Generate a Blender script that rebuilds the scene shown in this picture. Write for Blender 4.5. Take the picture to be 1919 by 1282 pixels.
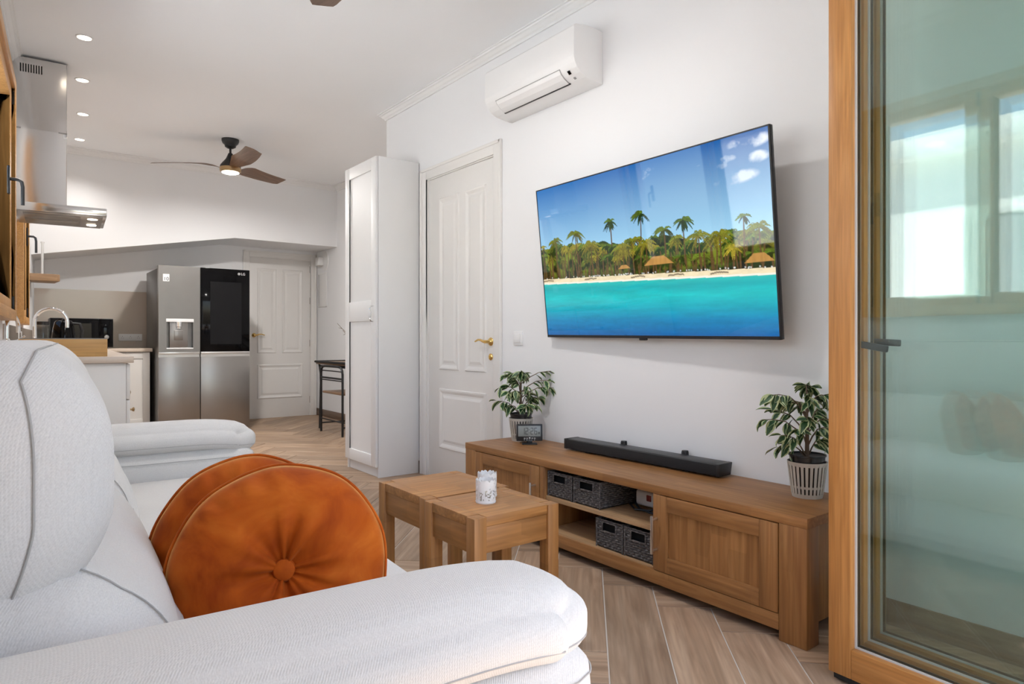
import bpy, bmesh, math, random
import numpy as np
from mathutils import Vector, Matrix

for _o in list(bpy.data.objects):
    bpy.data.objects.remove(_o)
sc = bpy.context.scene
COL = sc.collection
PI = math.pi
R = math.radians

# ------------------------------------------------------------------ camera
YAW = math.atan(947.5 / 1240.0)
TH = YAW - math.atan(828.5 / 1240.0)          # the window wall runs 3.6 degrees off the television wall
cam_d = bpy.data.cameras.new('camera')
cam_d.sensor_width = 36.0
cam_d.lens = 36.0 * 1240.0 / 1919.0
cam_d.shift_y = -5.0 / 1919.0
cam_d.clip_start = 0.03
cam = bpy.data.objects.new('camera', cam_d)
COL.objects.link(cam)
cam.location = (0, 0, 0.97)
cam.rotation_euler = (PI / 2, 0, -YAW)
sc.camera = cam

# ------------------------------------------------------------------ sky, sun, exposure
SKY_STRENGTH = 0.30
SUN_STRENGTH = 10.5
EXPOSURE = 1.13
world = bpy.data.worlds.new('sky')
sc.world = world
world.use_nodes = True
_nt = world.node_tree
_sky = _nt.nodes.new('ShaderNodeTexSky')
_sky.sky_type = 'NISHITA'
_sky.sun_disc = False
_sky.sun_elevation = R(64)
_sky.sun_rotation = R(160)
_sky.dust_density = 2.0
_sky.ozone_density = 1.0
_bg = _nt.nodes['Background']
_bg.inputs['Strength'].default_value = SKY_STRENGTH
_nt.links.new(_sky.outputs[0], _bg.inputs['Color'])

sun_d = bpy.data.lights.new('sun', 'SUN')
sun_d.energy = SUN_STRENGTH
sun_d.angle = R(0.6)
sun_d.color = (1.0, 0.985, 0.97)
sun = bpy.data.objects.new('sun', sun_d)
COL.objects.link(sun)
_to_sun = Vector((0.375, -0.50, 0.99)).normalized()
sun.rotation_euler = _to_sun.to_track_quat('Z', 'Y').to_euler()

sc.view_settings.view_transform = 'Standard'
sc.view_settings.look = 'None'
sc.view_settings.exposure = EXPOSURE
sc.view_settings.gamma = 1.0
sc.view_settings.use_curve_mapping = False
sc.cycles.max_bounces = 9
sc.cycles.diffuse_bounces = 5
sc.cycles.glossy_bounces = 5
sc.cycles.adaptive_threshold = 0.02
sc.cycles.transparent_max_bounces = 24
sc.cycles.sample_clamp_indirect = 6.0


def portal(name, loc, rot, sx, sy):
    d = bpy.data.lights.new(name, 'AREA')
    d.shape = 'RECTANGLE'
    d.size, d.size_y = sx, sy
    d.cycles.is_portal = True
    o = bpy.data.objects.new(name, d)
    COL.objects.link(o)
    o.location = loc
    o.rotation_euler = rot
    return o


def Lw(sx, sy, z=0.0):
    """point measured from the window wall: sx out of it, sy along it"""
    x = sx - 0.302
    return (x * math.cos(TH) + sy * math.sin(TH), -x * math.sin(TH) + sy * math.cos(TH), z)


CEIL = 2.75
YF = 8.30          # end wall
YB = 7.65          # dropped beam
XT = 2.392         # television wall
XR = 3.18          # wall of the entrance recess
YC = 4.764         # corner of the television wall
WINDOWS = [(0.92, 2.12, 1.10, 2.33), (2.50, 4.46, 1.07, 2.36), (5.62, 6.40, 1.08, 2.30)]
portal('portal_balcony', (1.38, -0.40, 1.17), (R(90), 0, 0), 1.52, 2.34)
for _i, (_a, _b, _c, _d) in enumerate(WINDOWS):
    portal('portal_window', Lw(-0.27, (_a + _b) / 2, (_c + _d) / 2), (0, R(-90), -TH), _d - _c, _b - _a)

# ------------------------------------------------------------------ materials
MATS = {}


def nodes_of(name):
    m = bpy.data.materials.new(name)
    m.use_nodes = True
    nt = m.node_tree
    return m, nt, nt.nodes['Principled BSDF']


def lin(c):
    return tuple((v / 12.92 if v <= 0.04045 else ((v + 0.055) / 1.055) ** 2.4) for v in c)


def hexc(h):
    h = h.lstrip('#')
    return lin(tuple(int(h[i:i + 2], 16) / 255 for i in (0, 2, 4)))


def ramp(nt, stops):
    n = nt.nodes.new('ShaderNodeValToRGB')
    e = n.color_ramp.elements
    while len(e) < len(stops):
        e.new(0.5)
    for el, (p, c) in zip(e, stops):
        el.position = p
        el.color = (*c, 1)
    return n


def objcoord(nt, scale=(1, 1, 1), rot=(0, 0, 0), rand=False):
    tc = nt.nodes.new('ShaderNodeTexCoord')
    mp = nt.nodes.new('ShaderNodeMapping')
    mp.inputs['Scale'].default_value = scale
    mp.inputs['Rotation'].default_value = rot
    src = tc.outputs['Object']
    if rand:
        oi = nt.nodes.new('ShaderNodeObjectInfo')
        mu = nt.nodes.new('ShaderNodeMath'); mu.operation = 'MULTIPLY'
        mu.inputs[1].default_value = 53.0
        nt.links.new(oi.outputs['Random'], mu.inputs[0])
        va = nt.nodes.new('ShaderNodeVectorMath'); va.operation = 'ADD'
        nt.links.new(src, va.inputs[0]); nt.links.new(mu.outputs[0], va.inputs[1])
        src = va.outputs[0]
    nt.links.new(src, mp.inputs['Vector'])
    return mp.outputs[0]


def noise(nt, vec, scale, detail=4, rough=0.5, dist=0.0):
    n = nt.nodes.new('ShaderNodeTexNoise')
    n.inputs['Scale'].default_value = scale
    n.inputs['Detail'].default_value = detail
    n.inputs['Roughness'].default_value = rough
    n.inputs['Distortion'].default_value = dist
    nt.links.new(vec, n.inputs['Vector'])
    return n.outputs['Fac']


def bump(nt, bsdf, h, strength, dist=0.002):
    b = nt.nodes.new('ShaderNodeBump')
    b.inputs['Strength'].default_value = strength
    b.inputs['Distance'].default_value = dist
    nt.links.new(h, b.inputs['Height'])
    nt.links.new(b.outputs[0], bsdf.inputs['Normal'])


def mixc(nt, fac, a, b, mode='MIX'):
    n = nt.nodes.new('ShaderNodeMix')
    n.data_type = 'RGBA'
    n.blend_type = mode
    for s, v in ((n.inputs[0], fac), (n.inputs[6], a), (n.inputs[7], b)):
        if isinstance(v, (int, float)):
            s.default_value = v
        elif isinstance(v, tuple):
            s.default_value = (*v, 1)
        else:
            nt.links.new(v, s)
    return n.outputs[2]


def plain(name, col, rough=0.5, metal=0.0, var=0.04, vscale=8.0, bumps=0.0, bscale=120.0, coat=0.0, spec=None, rand=False):
    """one paint, plastic or metal with a faint procedural variation"""
    m, nt, b = nodes_of(name)
    v = objcoord(nt, rand=rand)
    f = noise(nt, v, vscale, 1)
    c = mixc(nt, f, tuple(x * (1 - var) for x in col), tuple(min(1, x * (1 + var)) for x in col))
    nt.links.new(c, b.inputs['Base Color'])
    b.inputs['Roughness'].default_value = rough
    b.inputs['Metallic'].default_value = metal
    b.inputs['Coat Weight'].default_value = coat
    b.inputs['Coat Roughness'].default_value = 0.05
    if spec is not None:
        b.inputs['Specular IOR Level'].default_value = spec
    if bumps:
        bump(nt, b, noise(nt, v, bscale, 3), bumps)
    MATS[name] = m
    return m


def wood(name, dark, mid, light, axis='x', rough=0.45, staves=0.35, scale=1.0, rand=False, contrast=(0.25, 0.75), stave_size=(3.0, 13.0)):
    m, nt, b = nodes_of(name)
    i = 'xyz'.index(axis)
    s1 = [11.0 * scale] * 3; s1[i] = 1.0 * scale
    v = objcoord(nt, tuple(s1), rand=rand)
    n1 = noise(nt, v, 1.6, 3, 0.6, 1.4)
    s2 = [90.0 * scale] * 3; s2[i] = 3.0 * scale
    v2 = objcoord(nt, tuple(s2), rand=rand)
    n2 = noise(nt, v2, 1.0, 1)
    cr = ramp(nt, [(contrast[0], dark), (0.5, mid), (contrast[1], light)])
    nt.links.new(n1, cr.inputs[0])
    c = cr.outputs[0]
    gr = ramp(nt, [(0.3, (0.72, 0.72, 0.72)), (0.7, (1.08, 1.08, 1.08))])
    nt.links.new(n2, gr.inputs[0])
    c = mixc(nt, 0.7, c, gr.outputs[0], 'MULTIPLY')
    if staves:
        s3 = [stave_size[1]] * 3; s3[i] = stave_size[0]
        v3 = objcoord(nt, tuple(s3), rand=rand)
        vo = nt.nodes.new('ShaderNodeTexVoronoi')
        vo.distance = 'CHEBYCHEV'
        vo.inputs['Scale'].default_value = 1.0
        vo.inputs['Randomness'].default_value = 0.45
        nt.links.new(v3, vo.inputs['Vector'])
        sep = nt.nodes.new('ShaderNodeSeparateColor')
        nt.links.new(vo.outputs['Color'], sep.inputs[0])
        sr = ramp(nt, [(0.0, (0.66, 0.64, 0.62)), (1.0, (1.22, 1.24, 1.26))])
        nt.links.new(sep.outputs[0], sr.inputs[0])
        c = mixc(nt, staves, c, sr.outputs[0], 'MULTIPLY')
    if rand:
        oi = nt.nodes.new('ShaderNodeObjectInfo')
        rr = ramp(nt, [(0.0, (0.80, 0.80, 0.80)), (1.0, (1.16, 1.16, 1.16))])
        nt.links.new(oi.outputs['Random'], rr.inputs[0])
        c = mixc(nt, 1.0, c, rr.outputs[0], 'MULTIPLY')
    nt.links.new(c, b.inputs['Base Color'])
    b.inputs['Roughness'].default_value = rough
    MATS[name] = m
    return m


def glass(name, tint, ior=1.5, extra=0.0):
    m = bpy.data.materials.new(name)
    m.use_nodes = True
    nt = m.node_tree
    nt.nodes.clear()
    out = nt.nodes.new('ShaderNodeOutputMaterial')
    tr = nt.nodes.new('ShaderNodeBsdfTransparent')
    v = objcoord(nt)
    f = noise(nt, v, 3.0, 0)
    c = mixc(nt, f, tuple(x * 0.99 for x in tint), tint)
    nt.links.new(c, tr.inputs[0])
    gl = nt.nodes.new('ShaderNodeBsdfGlossy')
    gl.inputs['Roughness'].default_value = 0.0
    gl.inputs[0].default_value = (0.93, 1.0, 0.97, 1)
    fr = nt.nodes.new('ShaderNodeFresnel')
    ge = nt.nodes.new('ShaderNodeNewGeometry')          # same reflectance on both faces of the pane
    mr = nt.nodes.new('ShaderNodeMapRange')
    mr.inputs['To Min'].default_value = ior
    mr.inputs['To Max'].default_value = 1.0 / ior
    nt.links.new(ge.outputs['Backfacing'], mr.inputs['Value'])
    nt.links.new(mr.outputs[0], fr.inputs['IOR'])
    mx = nt.nodes.new('ShaderNodeMixShader')
    nt.links.new(fr.outputs[0], mx.inputs[0])
    nt.links.new(tr.outputs[0], mx.inputs[1])
    nt.links.new(gl.outputs[0], mx.inputs[2])
    nt.links.new(mx.outputs[0], out.inputs[0])
    MATS[name] = m
    return m


def emit(name, col, strength):
    m, nt, b = nodes_of(name)
    v = objcoord(nt)
    f = noise(nt, v, 20.0, 0)
    c = mixc(nt, f, tuple(x * 0.98 for x in col), col)
    nt.links.new(c, b.inputs['Base Color'])
    nt.links.new(c, b.inputs['Emission Color'])
    b.inputs['Emission Strength'].default_value = strength
    MATS[name] = m
    return m


plain('wall_paint', (0.82, 0.825, 0.835), 0.75, var=0.012, vscale=2.5)
plain('ceiling_paint', (0.90, 0.91, 0.92), 0.85, var=0.012, vscale=2.0)
plain('trim_white', (0.82, 0.82, 0.815), 0.45, var=0.01)
plain('door_paint', (0.80, 0.785, 0.76), 0.38, var=0.012)
plain('cabinet_white', (0.83, 0.83, 0.825), 0.5, var=0.01)
plain('kitchen_white', (0.82, 0.79, 0.75), 0.35, var=0.012)
plain('ac_white', (0.86, 0.86, 0.855), 0.35, var=0.01)
plain('plastic_white', (0.80, 0.80, 0.80), 0.4, var=0.02)
plain('seam_grey', (0.30, 0.295, 0.29), 0.7)
plain('seam_thread', (0.40, 0.39, 0.38), 0.8)
plain('black_plastic', (0.012, 0.012, 0.013), 0.38, var=0.1)
plain('black_metal', (0.010, 0.010, 0.011), 0.42, var=0.1)
plain('black_cloth', (0.010, 0.010, 0.011), 0.8, var=0.2, vscale=300, bumps=0.3, bscale=600)
plain('black_gloss', (0.003, 0.003, 0.0035), 0.06, var=0.1, spec=0.16)
plain('dark_window', (0.010, 0.010, 0.011), 0.05, var=0.1, spec=0.16)
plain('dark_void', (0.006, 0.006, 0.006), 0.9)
plain('steel', (0.34, 0.325, 0.31), 0.30, 1.0, var=0.05)
plain('steel_dark', (0.24, 0.235, 0.23), 0.40, 1.0, var=0.05)
plain('hood_steel', (0.66, 0.65, 0.64), 0.16, 1.0, var=0.03)
plain('chrome', (0.85, 0.85, 0.86), 0.06, 1.0, var=0.02)
plain('satin_nickel', (0.72, 0.71, 0.69), 0.30, 1.0, var=0.03)
plain('brass', (0.80, 0.55, 0.20), 0.20, 1.0, var=0.05)
plain('antique_brass', (0.55, 0.38, 0.20), 0.28, 1.0, var=0.05)
plain('brown_hinge', (0.12, 0.085, 0.06), 0.4, 0.6)
plain('grout', (0.62, 0.59, 0.55), 0.85, var=0.05, vscale=30)
plain('worktop_beige', (0.66, 0.55, 0.45), 0.28, var=0.03, vscale=60)
plain('splash_beige', (0.52, 0.45, 0.39), 0.10, var=0.03)
plain('grey_panel', (0.50, 0.50, 0.49), 0.5)
plain('pot_cream', (0.50, 0.46, 0.40), 0.55, var=0.03)
plain('soil', (0.015, 0.011, 0.008), 0.95, var=0.4, vscale=80)
plain('bark', (0.16, 0.11, 0.075), 0.8, var=0.3, vscale=60, bumps=0.4, bscale=150)
plain('leaf_green', (0.030, 0.085, 0.028), 0.42, var=0.45, vscale=40, rand=True)
plain('leaf_cream', (0.46, 0.52, 0.27), 0.45, var=0.25, vscale=40, rand=True)
plain('lcd_grey', (0.24, 0.26, 0.25), 0.25, var=0.03)
plain('lcd_ink', (0.01, 0.012, 0.012), 0.4)
plain('lace_white', (0.86, 0.86, 0.85), 0.45, var=0.02)
plain('red_switch', (0.22, 0.02, 0.015), 0.3)
plain('facade_white', (0.86, 0.84, 0.80), 0.9, var=0.03, vscale=1.5)
plain('facade_trim', (0.80, 0.78, 0.74), 0.8)
plain('facade_grey', (0.35, 0.36, 0.36), 0.7)
plain('balcony_tile', (0.24, 0.235, 0.23), 0.7, var=0.06, vscale=6)
plain('reflector_white', (0.78, 0.77, 0.75), 0.85, var=0.04, vscale=1.0)
plain('street', (0.30, 0.29, 0.28), 0.9, var=0.1, vscale=0.5)
plain('rubber', (0.02, 0.02, 0.02), 0.7)
plain('gasket_grey', (0.55, 0.55, 0.54), 0.5)
wood('oak_x', (0.225, 0.093, 0.026), (0.315, 0.140, 0.043), (0.41, 0.20, 0.068), 'x')
wood('oak_y', (0.225, 0.093, 0.026), (0.315, 0.140, 0.043), (0.41, 0.20, 0.068), 'y')
wood('oak_z', (0.225, 0.093, 0.026), (0.315, 0.140, 0.043), (0.41, 0.20, 0.068), 'z')
wood('oak_pale_y', (0.40, 0.24, 0.115), (0.47, 0.29, 0.145), (0.54, 0.34, 0.18), 'y', staves=0.15)
wood('table_x', (0.32, 0.135, 0.036), (0.41, 0.185, 0.055), (0.52, 0.26, 0.085), 'x', staves=0.4, stave_size=(4, 14))
wood('table_y', (0.32, 0.135, 0.036), (0.41, 0.185, 0.055), (0.52, 0.26, 0.085), 'y', staves=0.4, stave_size=(4, 14))
wood('table_z', (0.32, 0.135, 0.036), (0.41, 0.185, 0.055), (0.52, 0.26, 0.085), 'z', staves=0.3)
wood('joinery_z', (0.42, 0.180, 0.047), (0.49, 0.22, 0.062), (0.56, 0.27, 0.085), 'z', staves=0.0, scale=1.6, rough=0.4)
wood('joinery_y', (0.42, 0.180, 0.047), (0.49, 0.22, 0.062), (0.56, 0.27, 0.085), 'y', staves=0.0, scale=1.6, rough=0.4)
wood('window_wood_y', (0.52, 0.25, 0.075), (0.62, 0.32, 0.105), (0.70, 0.39, 0.14), 'y', staves=0.0, scale=1.6, rough=0.4)
wood('window_wood_z', (0.52, 0.25, 0.075), (0.62, 0.32, 0.105), (0.70, 0.39, 0.14), 'z', staves=0.0, scale=1.6, rough=0.4)
wood('bamboo', (0.52, 0.28, 0.085), (0.60, 0.34, 0.115), (0.68, 0.42, 0.16), 'x', staves=0.25, stave_size=(5, 25))
wood('walnut', (0.13, 0.070, 0.042), (0.19, 0.108, 0.066), (0.26, 0.155, 0.10), 'x', staves=0.0, rough=0.4)
wood('shelf_wood', (0.22, 0.13, 0.065), (0.33, 0.20, 0.11), (0.42, 0.28, 0.16), 'x', staves=0.3)
wood('chair_wood', (0.16, 0.09, 0.05), (0.24, 0.145, 0.085), (0.32, 0.20, 0.12), 'y', staves=0.0)
wood('floor_tile', (0.27, 0.172, 0.108), (0.38, 0.258, 0.170), (0.48, 0.345, 0.238), 'x', rough=0.5, staves=0.0, scale=0.8, rand=True, contrast=(0.28, 0.72))
wood('baseboard_tile', (0.12, 0.075, 0.05), (0.17, 0.11, 0.075), (0.22, 0.15, 0.105), 'y', rough=0.4, staves=0.0)
glass('glass_tint', (0.905, 0.950, 0.935), 1.7)
glass('glass_clear', (0.97, 0.985, 0.98), 1.45)
glass('glass_jar', (0.80, 0.80, 0.80), 1.4)
emit('lamp_warm', (1.0, 0.86, 0.68), 4.0)
emit('lamp_white', (1.0, 0.96, 0.91), 5.0)


def make_fabric():
    m, nt, b = nodes_of('sofa_fabric')
    v = objcoord(nt, (1, 1, 1), (0.0, 0.0, 0.0))
    w = []
    for rot in ((0.0, 0.0, R(38)), (R(90), 0.0, R(-38))):
        vv = objcoord(nt, (1, 1, 1), rot)
        wt = nt.nodes.new('ShaderNodeTexWave')
        wt.wave_type = 'BANDS'
        wt.bands_direction = 'X'
        wt.inputs['Scale'].default_value = 118.0
        wt.inputs['Distortion'].default_value = 1.2
        wt.inputs['Detail'].default_value = 1.0
        wt.inputs['Detail Scale'].default_value = 3.0
        nt.links.new(vv, wt.inputs['Vector'])
        w.append(wt.outputs['Fac'])
    mu = nt.nodes.new('ShaderNodeMath'); mu.operation = 'ADD'
    nt.links.new(w[0], mu.inputs[0]); nt.links.new(w[1], mu.inputs[1])
    n1 = noise(nt, v, 420.0, 2)
    n2 = noise(nt, v, 5.0, 1)
    c = mixc(nt, n1, (0.58, 0.565, 0.548), (0.78, 0.765, 0.745))
    cr = ramp(nt, [(0.0, (0.90, 0.90, 0.90)), (0.6, (1.0, 1.0, 1.0))])
    nt.links.new(mu.outputs[0], cr.inputs[0])
    c = mixc(nt, 0.8, c, cr.outputs[0], 'MULTIPLY')
    cr2 = ramp(nt, [(0.3, (0.96, 0.96, 0.96)), (0.7, (1.0, 1.0, 1.0))])
    nt.links.new(n2, cr2.inputs[0])
    c = mixc(nt, 1.0, c, cr2.outputs[0], 'MULTIPLY')
    nt.links.new(c, b.inputs['Base Color'])
    b.inputs['Roughness'].default_value = 0.95
    b.inputs['Specular IOR Level'].default_value = 0.2
    b.inputs['Sheen Weight'].default_value = 0.15
    bump(nt, b, mu.outputs[0], 0.22, 0.0010)
    MATS['sofa_fabric'] = m


def make_velvet():
    m, nt, b = nodes_of('orange_velvet')
    v = objcoord(nt)
    n1 = noise(nt, v, 9.0, 4, 0.6, 0.8)
    vr = ramp(nt, [(0.30, (0.27, 0.038, 0.002)), (0.52, (0.43, 0.082, 0.005)), (0.74, (0.54, 0.130, 0.012))])
    nt.links.new(n1, vr.inputs[0])
    c = vr.outputs[0]
    nt.links.new(c, b.inputs['Base Color'])
    b.inputs['Roughness'].default_value = 0.75
    b.inputs['Specular IOR Level'].default_value = 0.15
    b.inputs['Sheen Weight'].default_value = 1.0
    b.inputs['Sheen Roughness'].default_value = 0.28
    b.inputs['Sheen Tint'].default_value = (1.0, 0.56, 0.20, 1)
    bump(nt, b, noise(nt, v, 60.0, 4), 0.15, 0.002)
    MATS['orange_velvet'] = m


def make_wicker():
    m, nt, b = nodes_of('wicker')
    v = objcoord(nt, (1, 1, 3.2))
    n1 = noise(nt, v, 75.0, 2)
    cr = ramp(nt, [(0.34, (0.030, 0.025, 0.023)), (0.52, (0.080, 0.069, 0.064)), (0.70, (0.21, 0.19, 0.18))])
    nt.links.new(n1, cr.inputs[0])
    nt.links.new(cr.outputs[0], b.inputs['Base Color'])
    b.inputs['Roughness'].default_value = 0.6
    MATS['wicker'] = m


def make_screen():
    m, nt, b = nodes_of('screen_picture')
    at = nt.nodes.new('ShaderNodeVertexColor')
    at.layer_name = 'picture'
    b.inputs['Base Color'].default_value = (0.004, 0.004, 0.005, 1)
    b.inputs['Roughness'].default_value = 0.03
    b.inputs['Specular IOR Level'].default_value = 0.55
    nt.links.new(at.outputs[0], b.inputs['Emission Color'])
    b.inputs['Emission Strength'].default_value = 0.52
    MATS['screen_picture'] = m


make_fabric(); make_velvet(); make_wicker(); make_screen()


def mat(k):
    return MATS[k]


# ------------------------------------------------------------------ mesh helpers
class B:
    """collects shapes for ONE mesh"""

    def __init__(self):
        self.bm = bmesh.new()

    def merge(self, t):
        me = bpy.data.meshes.new('tmp')
        t.to_mesh(me)
        t.free()
        self.bm.from_mesh(me)
        bpy.data.meshes.remove(me)
        return self

    def box(self, x0, x1, y0, y1, z0, z1, bev=0.0, seg=2):
        t = bmesh.new()
        bmesh.ops.create_cube(t, size=1.0)
        for v in t.verts:
            v.co = Vector((x0 + (v.co.x + .5) * (x1 - x0), y0 + (v.co.y + .5) * (y1 - y0), z0 + (v.co.z + .5) * (z1 - z0)))
        if bev > 0:
            bmesh.ops.bevel(t, geom=list(t.edges), offset=bev, segments=seg, affect='EDGES', profile=0.5)
        return self.merge(t)

    def obox(self, center, half, mtx, bev=0.0, seg=2):
        t = bmesh.new()
        bmesh.ops.create_cube(t, size=2.0)
        for v in t.verts:
            v.co = Vector((v.co.x * half[0], v.co.y * half[1], v.co.z * half[2]))
        if bev > 0:
            bmesh.ops.bevel(t, geom=list(t.edges), offset=bev, segments=seg, affect='EDGES', profile=0.5)
        m = Matrix.Translation(Vector(center)) @ mtx.to_4x4()
        for v in t.verts:
            v.co = m @ v.co
        return self.merge(t)

    def cyl(self, p0, p1, r0, r1=None, seg=20, caps=True):
        r1 = r0 if r1 is None else r1
        p0, p1 = Vector(p0), Vector(p1)
        d = p1 - p0
        t = bmesh.new()
        bmesh.ops.create_cone(t, cap_ends=caps, cap_tris=False, segments=seg, radius1=r0, radius2=r1, depth=d.length)
        q = Vector((0, 0, 1)).rotation_difference(d.normalized())
        m = Matrix.Translation((p0 + p1) / 2) @ q.to_matrix().to_4x4()
        for v in t.verts:
            v.co = m @ v.co
        return self.merge(t)

    def tube(self, pts, r, seg=10, caps=True, closed=False):
        pts = [Vector(p) for p in pts]
        n = len(pts)
        rr = r if isinstance(r, (list, tuple)) else [r] * n
        t = bmesh.new()
        rings = []
        up = None
        for i, p in enumerate(pts):
            if closed:
                d = pts[(i + 1) % n] - pts[i - 1]
            else:
                d = pts[min(i + 1, n - 1)] - pts[max(i - 1, 0)]
            d.normalize()
            if up is None:
                up = d.orthogonal().normalized()
            up = (up - d * up.dot(d))
            up = up.normalized() if up.length > 1e-6 else d.orthogonal().normalized()
            sd = d.cross(up)
            rings.append([t.verts.new(p + (up * math.cos(a) + sd * math.sin(a)) * rr[i]) for a in [2 * PI * k / seg for k in range(seg)]])
        m = n if closed else n - 1
        for i in range(m):
            a, b = rings[i], rings[(i + 1) % n]
            for k in range(seg):
                t.faces.new((a[k], a[(k + 1) % seg], b[(k + 1) % seg], b[k]))
        if caps and not closed:
            t.faces.new(list(reversed(rings[0])))
            t.faces.new(rings[-1])
        return self.merge(t)

    def lathe(self, prof, c=(0, 0, 0), seg=32, axis='z', cap0=True, cap1=True):
        t = bmesh.new()
        rings = []
        for r, h in prof:
            ring = []
            for k in range(seg):
                a = 2 * PI * k / seg
                x, y, z = r * math.cos(a), r * math.sin(a), h
                if axis == 'x':
                    x, y, z = z, x, y
                elif axis == 'y':
                    x, y, z = y, z, x
                ring.append(t.verts.new((c[0] + x, c[1] + y, c[2] + z)))
            rings.append(ring)
        for a, b in zip(rings, rings[1:]):
            for k in range(seg):
                t.faces.new((a[k], a[(k + 1) % seg], b[(k + 1) % seg], b[k]))
        if cap0:
            t.faces.new(list(reversed(rings[0])))
        if cap1:
            t.faces.new(rings[-1])
        bmesh.ops.recalc_face_normals(t, faces=t.faces)
        return self.merge(t)

    def prism(self, poly, axis, a0, a1, bev=0.0):
        """poly: 2d points in the two other axes (in xyz order)"""
        t = bmesh.new()

        def mk(p, a):
            return {'x': (a, p[0], p[1]), 'y': (p[0], a, p[1]), 'z': (p[0], p[1], a)}[axis]
        lo = [t.verts.new(mk(p, a0)) for p in poly]
        hi = [t.verts.new(mk(p, a1)) for p in poly]
        n = len(poly)
        t.faces.new(lo)
        t.faces.new(list(reversed(hi)))
        for i in range(n):
            t.faces.new((lo[i], hi[i], hi[(i + 1) % n], lo[(i + 1) % n]))
        bmesh.ops.recalc_face_normals(t, faces=t.faces)
        if bev:
            bmesh.ops.bevel(t, geom=list(t.edges), offset=bev, segments=2, affect='EDGES', profile=0.5)
        return self.merge(t)

    def frame(self, axis, a0, a1, u0, u1, v0, v1, w, bev=0.0, w_top=None, w_bot=None):
        """rectangular ring: four bars, normal along axis; (u, v) the other two axes in xyz order"""
        wt = w if w_top is None else w_top
        wb = w if w_bot is None else w_bot

        def bx(p0, p1, q0, q1):
            if axis == 'x':
                self.box(a0, a1, p0, p1, q0, q1, bev)
            else:
                self.box(p0, p1, a0, a1, q0, q1, bev)
        bx(u0, u0 + w, v0, v1)
        bx(u1 - w, u1, v0, v1)
        bx(u0 + w, u1 - w, v0, v0 + wb)
        bx(u0 + w, u1 - w, v1 - wt, v1)
        return self

    def sweep(self, prof, path):
        """extrude a closed 2d profile (out, z) along straight points; out is measured along each given normal"""
        t = bmesh.new()
        rings = [[t.verts.new((p[0] + n[0] * o, p[1] + n[1] * o, p[2] + z)) for o, z in prof] for p, n in path]
        m = len(prof)
        for a, b in zip(rings, rings[1:]):
            for k in range(m):
                t.faces.new((a[k], a[(k + 1) % m], b[(k + 1) % m], b[k]))
        t.faces.new(rings[0])
        t.faces.new(list(reversed(rings[-1])))
        bmesh.ops.recalc_face_normals(t, faces=t.faces)
        return self.merge(t)

    def grid(self, pts, closed_u=False):
        """pts[i][j] 3d points"""
        t = bmesh.new()
        vs = [[t.verts.new(p) for p in row] for row in pts]
        for i in range(len(vs) - 1):
            m = len(vs[i])
            for j in range(m if closed_u else m - 1):
                t.faces.new((vs[i][j], vs[i][(j + 1) % m], vs[i + 1][(j + 1) % m], vs[i + 1][j]))
        return self.merge(t)

    def rbox(self, c, h, r, cuts=14, fn=None):
        t = bmesh.new()
        bmesh.ops.create_cube(t, size=2.0)
        bmesh.ops.subdivide_edges(t, edges=list(t.edges), cuts=cuts, use_grid_fill=True)
        for v in t.verts:
            p = rmap(v.co, h, r)
            if fn:
                p = fn(v.co.copy(), p)
            v.co = Vector(c) + p
        return self.merge(t)

    def mesh(self, name, material, smooth=True, angle=35):
        me = bpy.data.meshes.new(name)
        bmesh.ops.remove_doubles(self.bm, verts=self.bm.verts, dist=1e-6)
        self.bm.to_mesh(me)
        self.bm.free()
        for k in (material if isinstance(material, (list, tuple)) else [material]):
            me.materials.append(mat(k))
        if smooth:
            me.polygons.foreach_set('use_smooth', [True] * len(me.polygons))
            me.set_sharp_from_angle(angle=R(angle))
        return me

    def build(self, name, material, parent=None, label=None, smooth=True, angle=35):
        o = bpy.data.objects.new(name, self.mesh(name, material, smooth, angle))
        COL.objects.link(o)
        if parent is not None:
            o.parent = parent
        if label:
            o['label'] = label
        return o


def rmap(p, h, r):
    """cube point -> rounded box with half sizes h and corner radius r (cushion rounding)"""
    e = 0.8
    q = Vector((math.copysign(abs(p[0]) ** e, p[0]) * h[0], math.copysign(abs(p[1]) ** e, p[1]) * h[1], math.copysign(abs(p[2]) ** e, p[2]) * h[2]))
    rr = [min(r if not isinstance(r, (tuple, list)) else r[i], h[i] * 0.999) for i in range(3)]
    i = Vector([max(-(h[k] - rr[k]), min(h[k] - rr[k], q[k])) for k in range(3)])
    d = Vector([(q[k] - i[k]) / rr[k] for k in range(3)])
    l = d.length
    m = max(abs(d[0]), abs(d[1]), abs(d[2]))
    if l > 1e-9:
        d = d * (m / l)
    return i + Vector([d[k] * rr[k] for k in range(3)])


def thing(name, label, cat, loc=(0, 0, 0), rz=0.0, group=None):
    o = bpy.data.objects.new(name, None)
    COL.objects.link(o)
    o.empty_display_size = 0.05
    o.location = loc
    o.rotation_euler = (0, 0, rz)
    o['label'] = label
    o['category'] = cat
    if group:
        o['group'] = group
    return o


def tag(o, label, cat, group=None):
    o['label'] = label
    o['category'] = cat
    if group:
        o['group'] = group
    return o


def struct(o):
    o['kind'] = 'structure'
    return o


def copy_tree(o, parent=None):
    c = o.copy()
    COL.objects.link(c)
    c.parent = parent
    for ch in [x for x in bpy.data.objects if x.parent == o]:
        copy_tree(ch, c)
    return c


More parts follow.
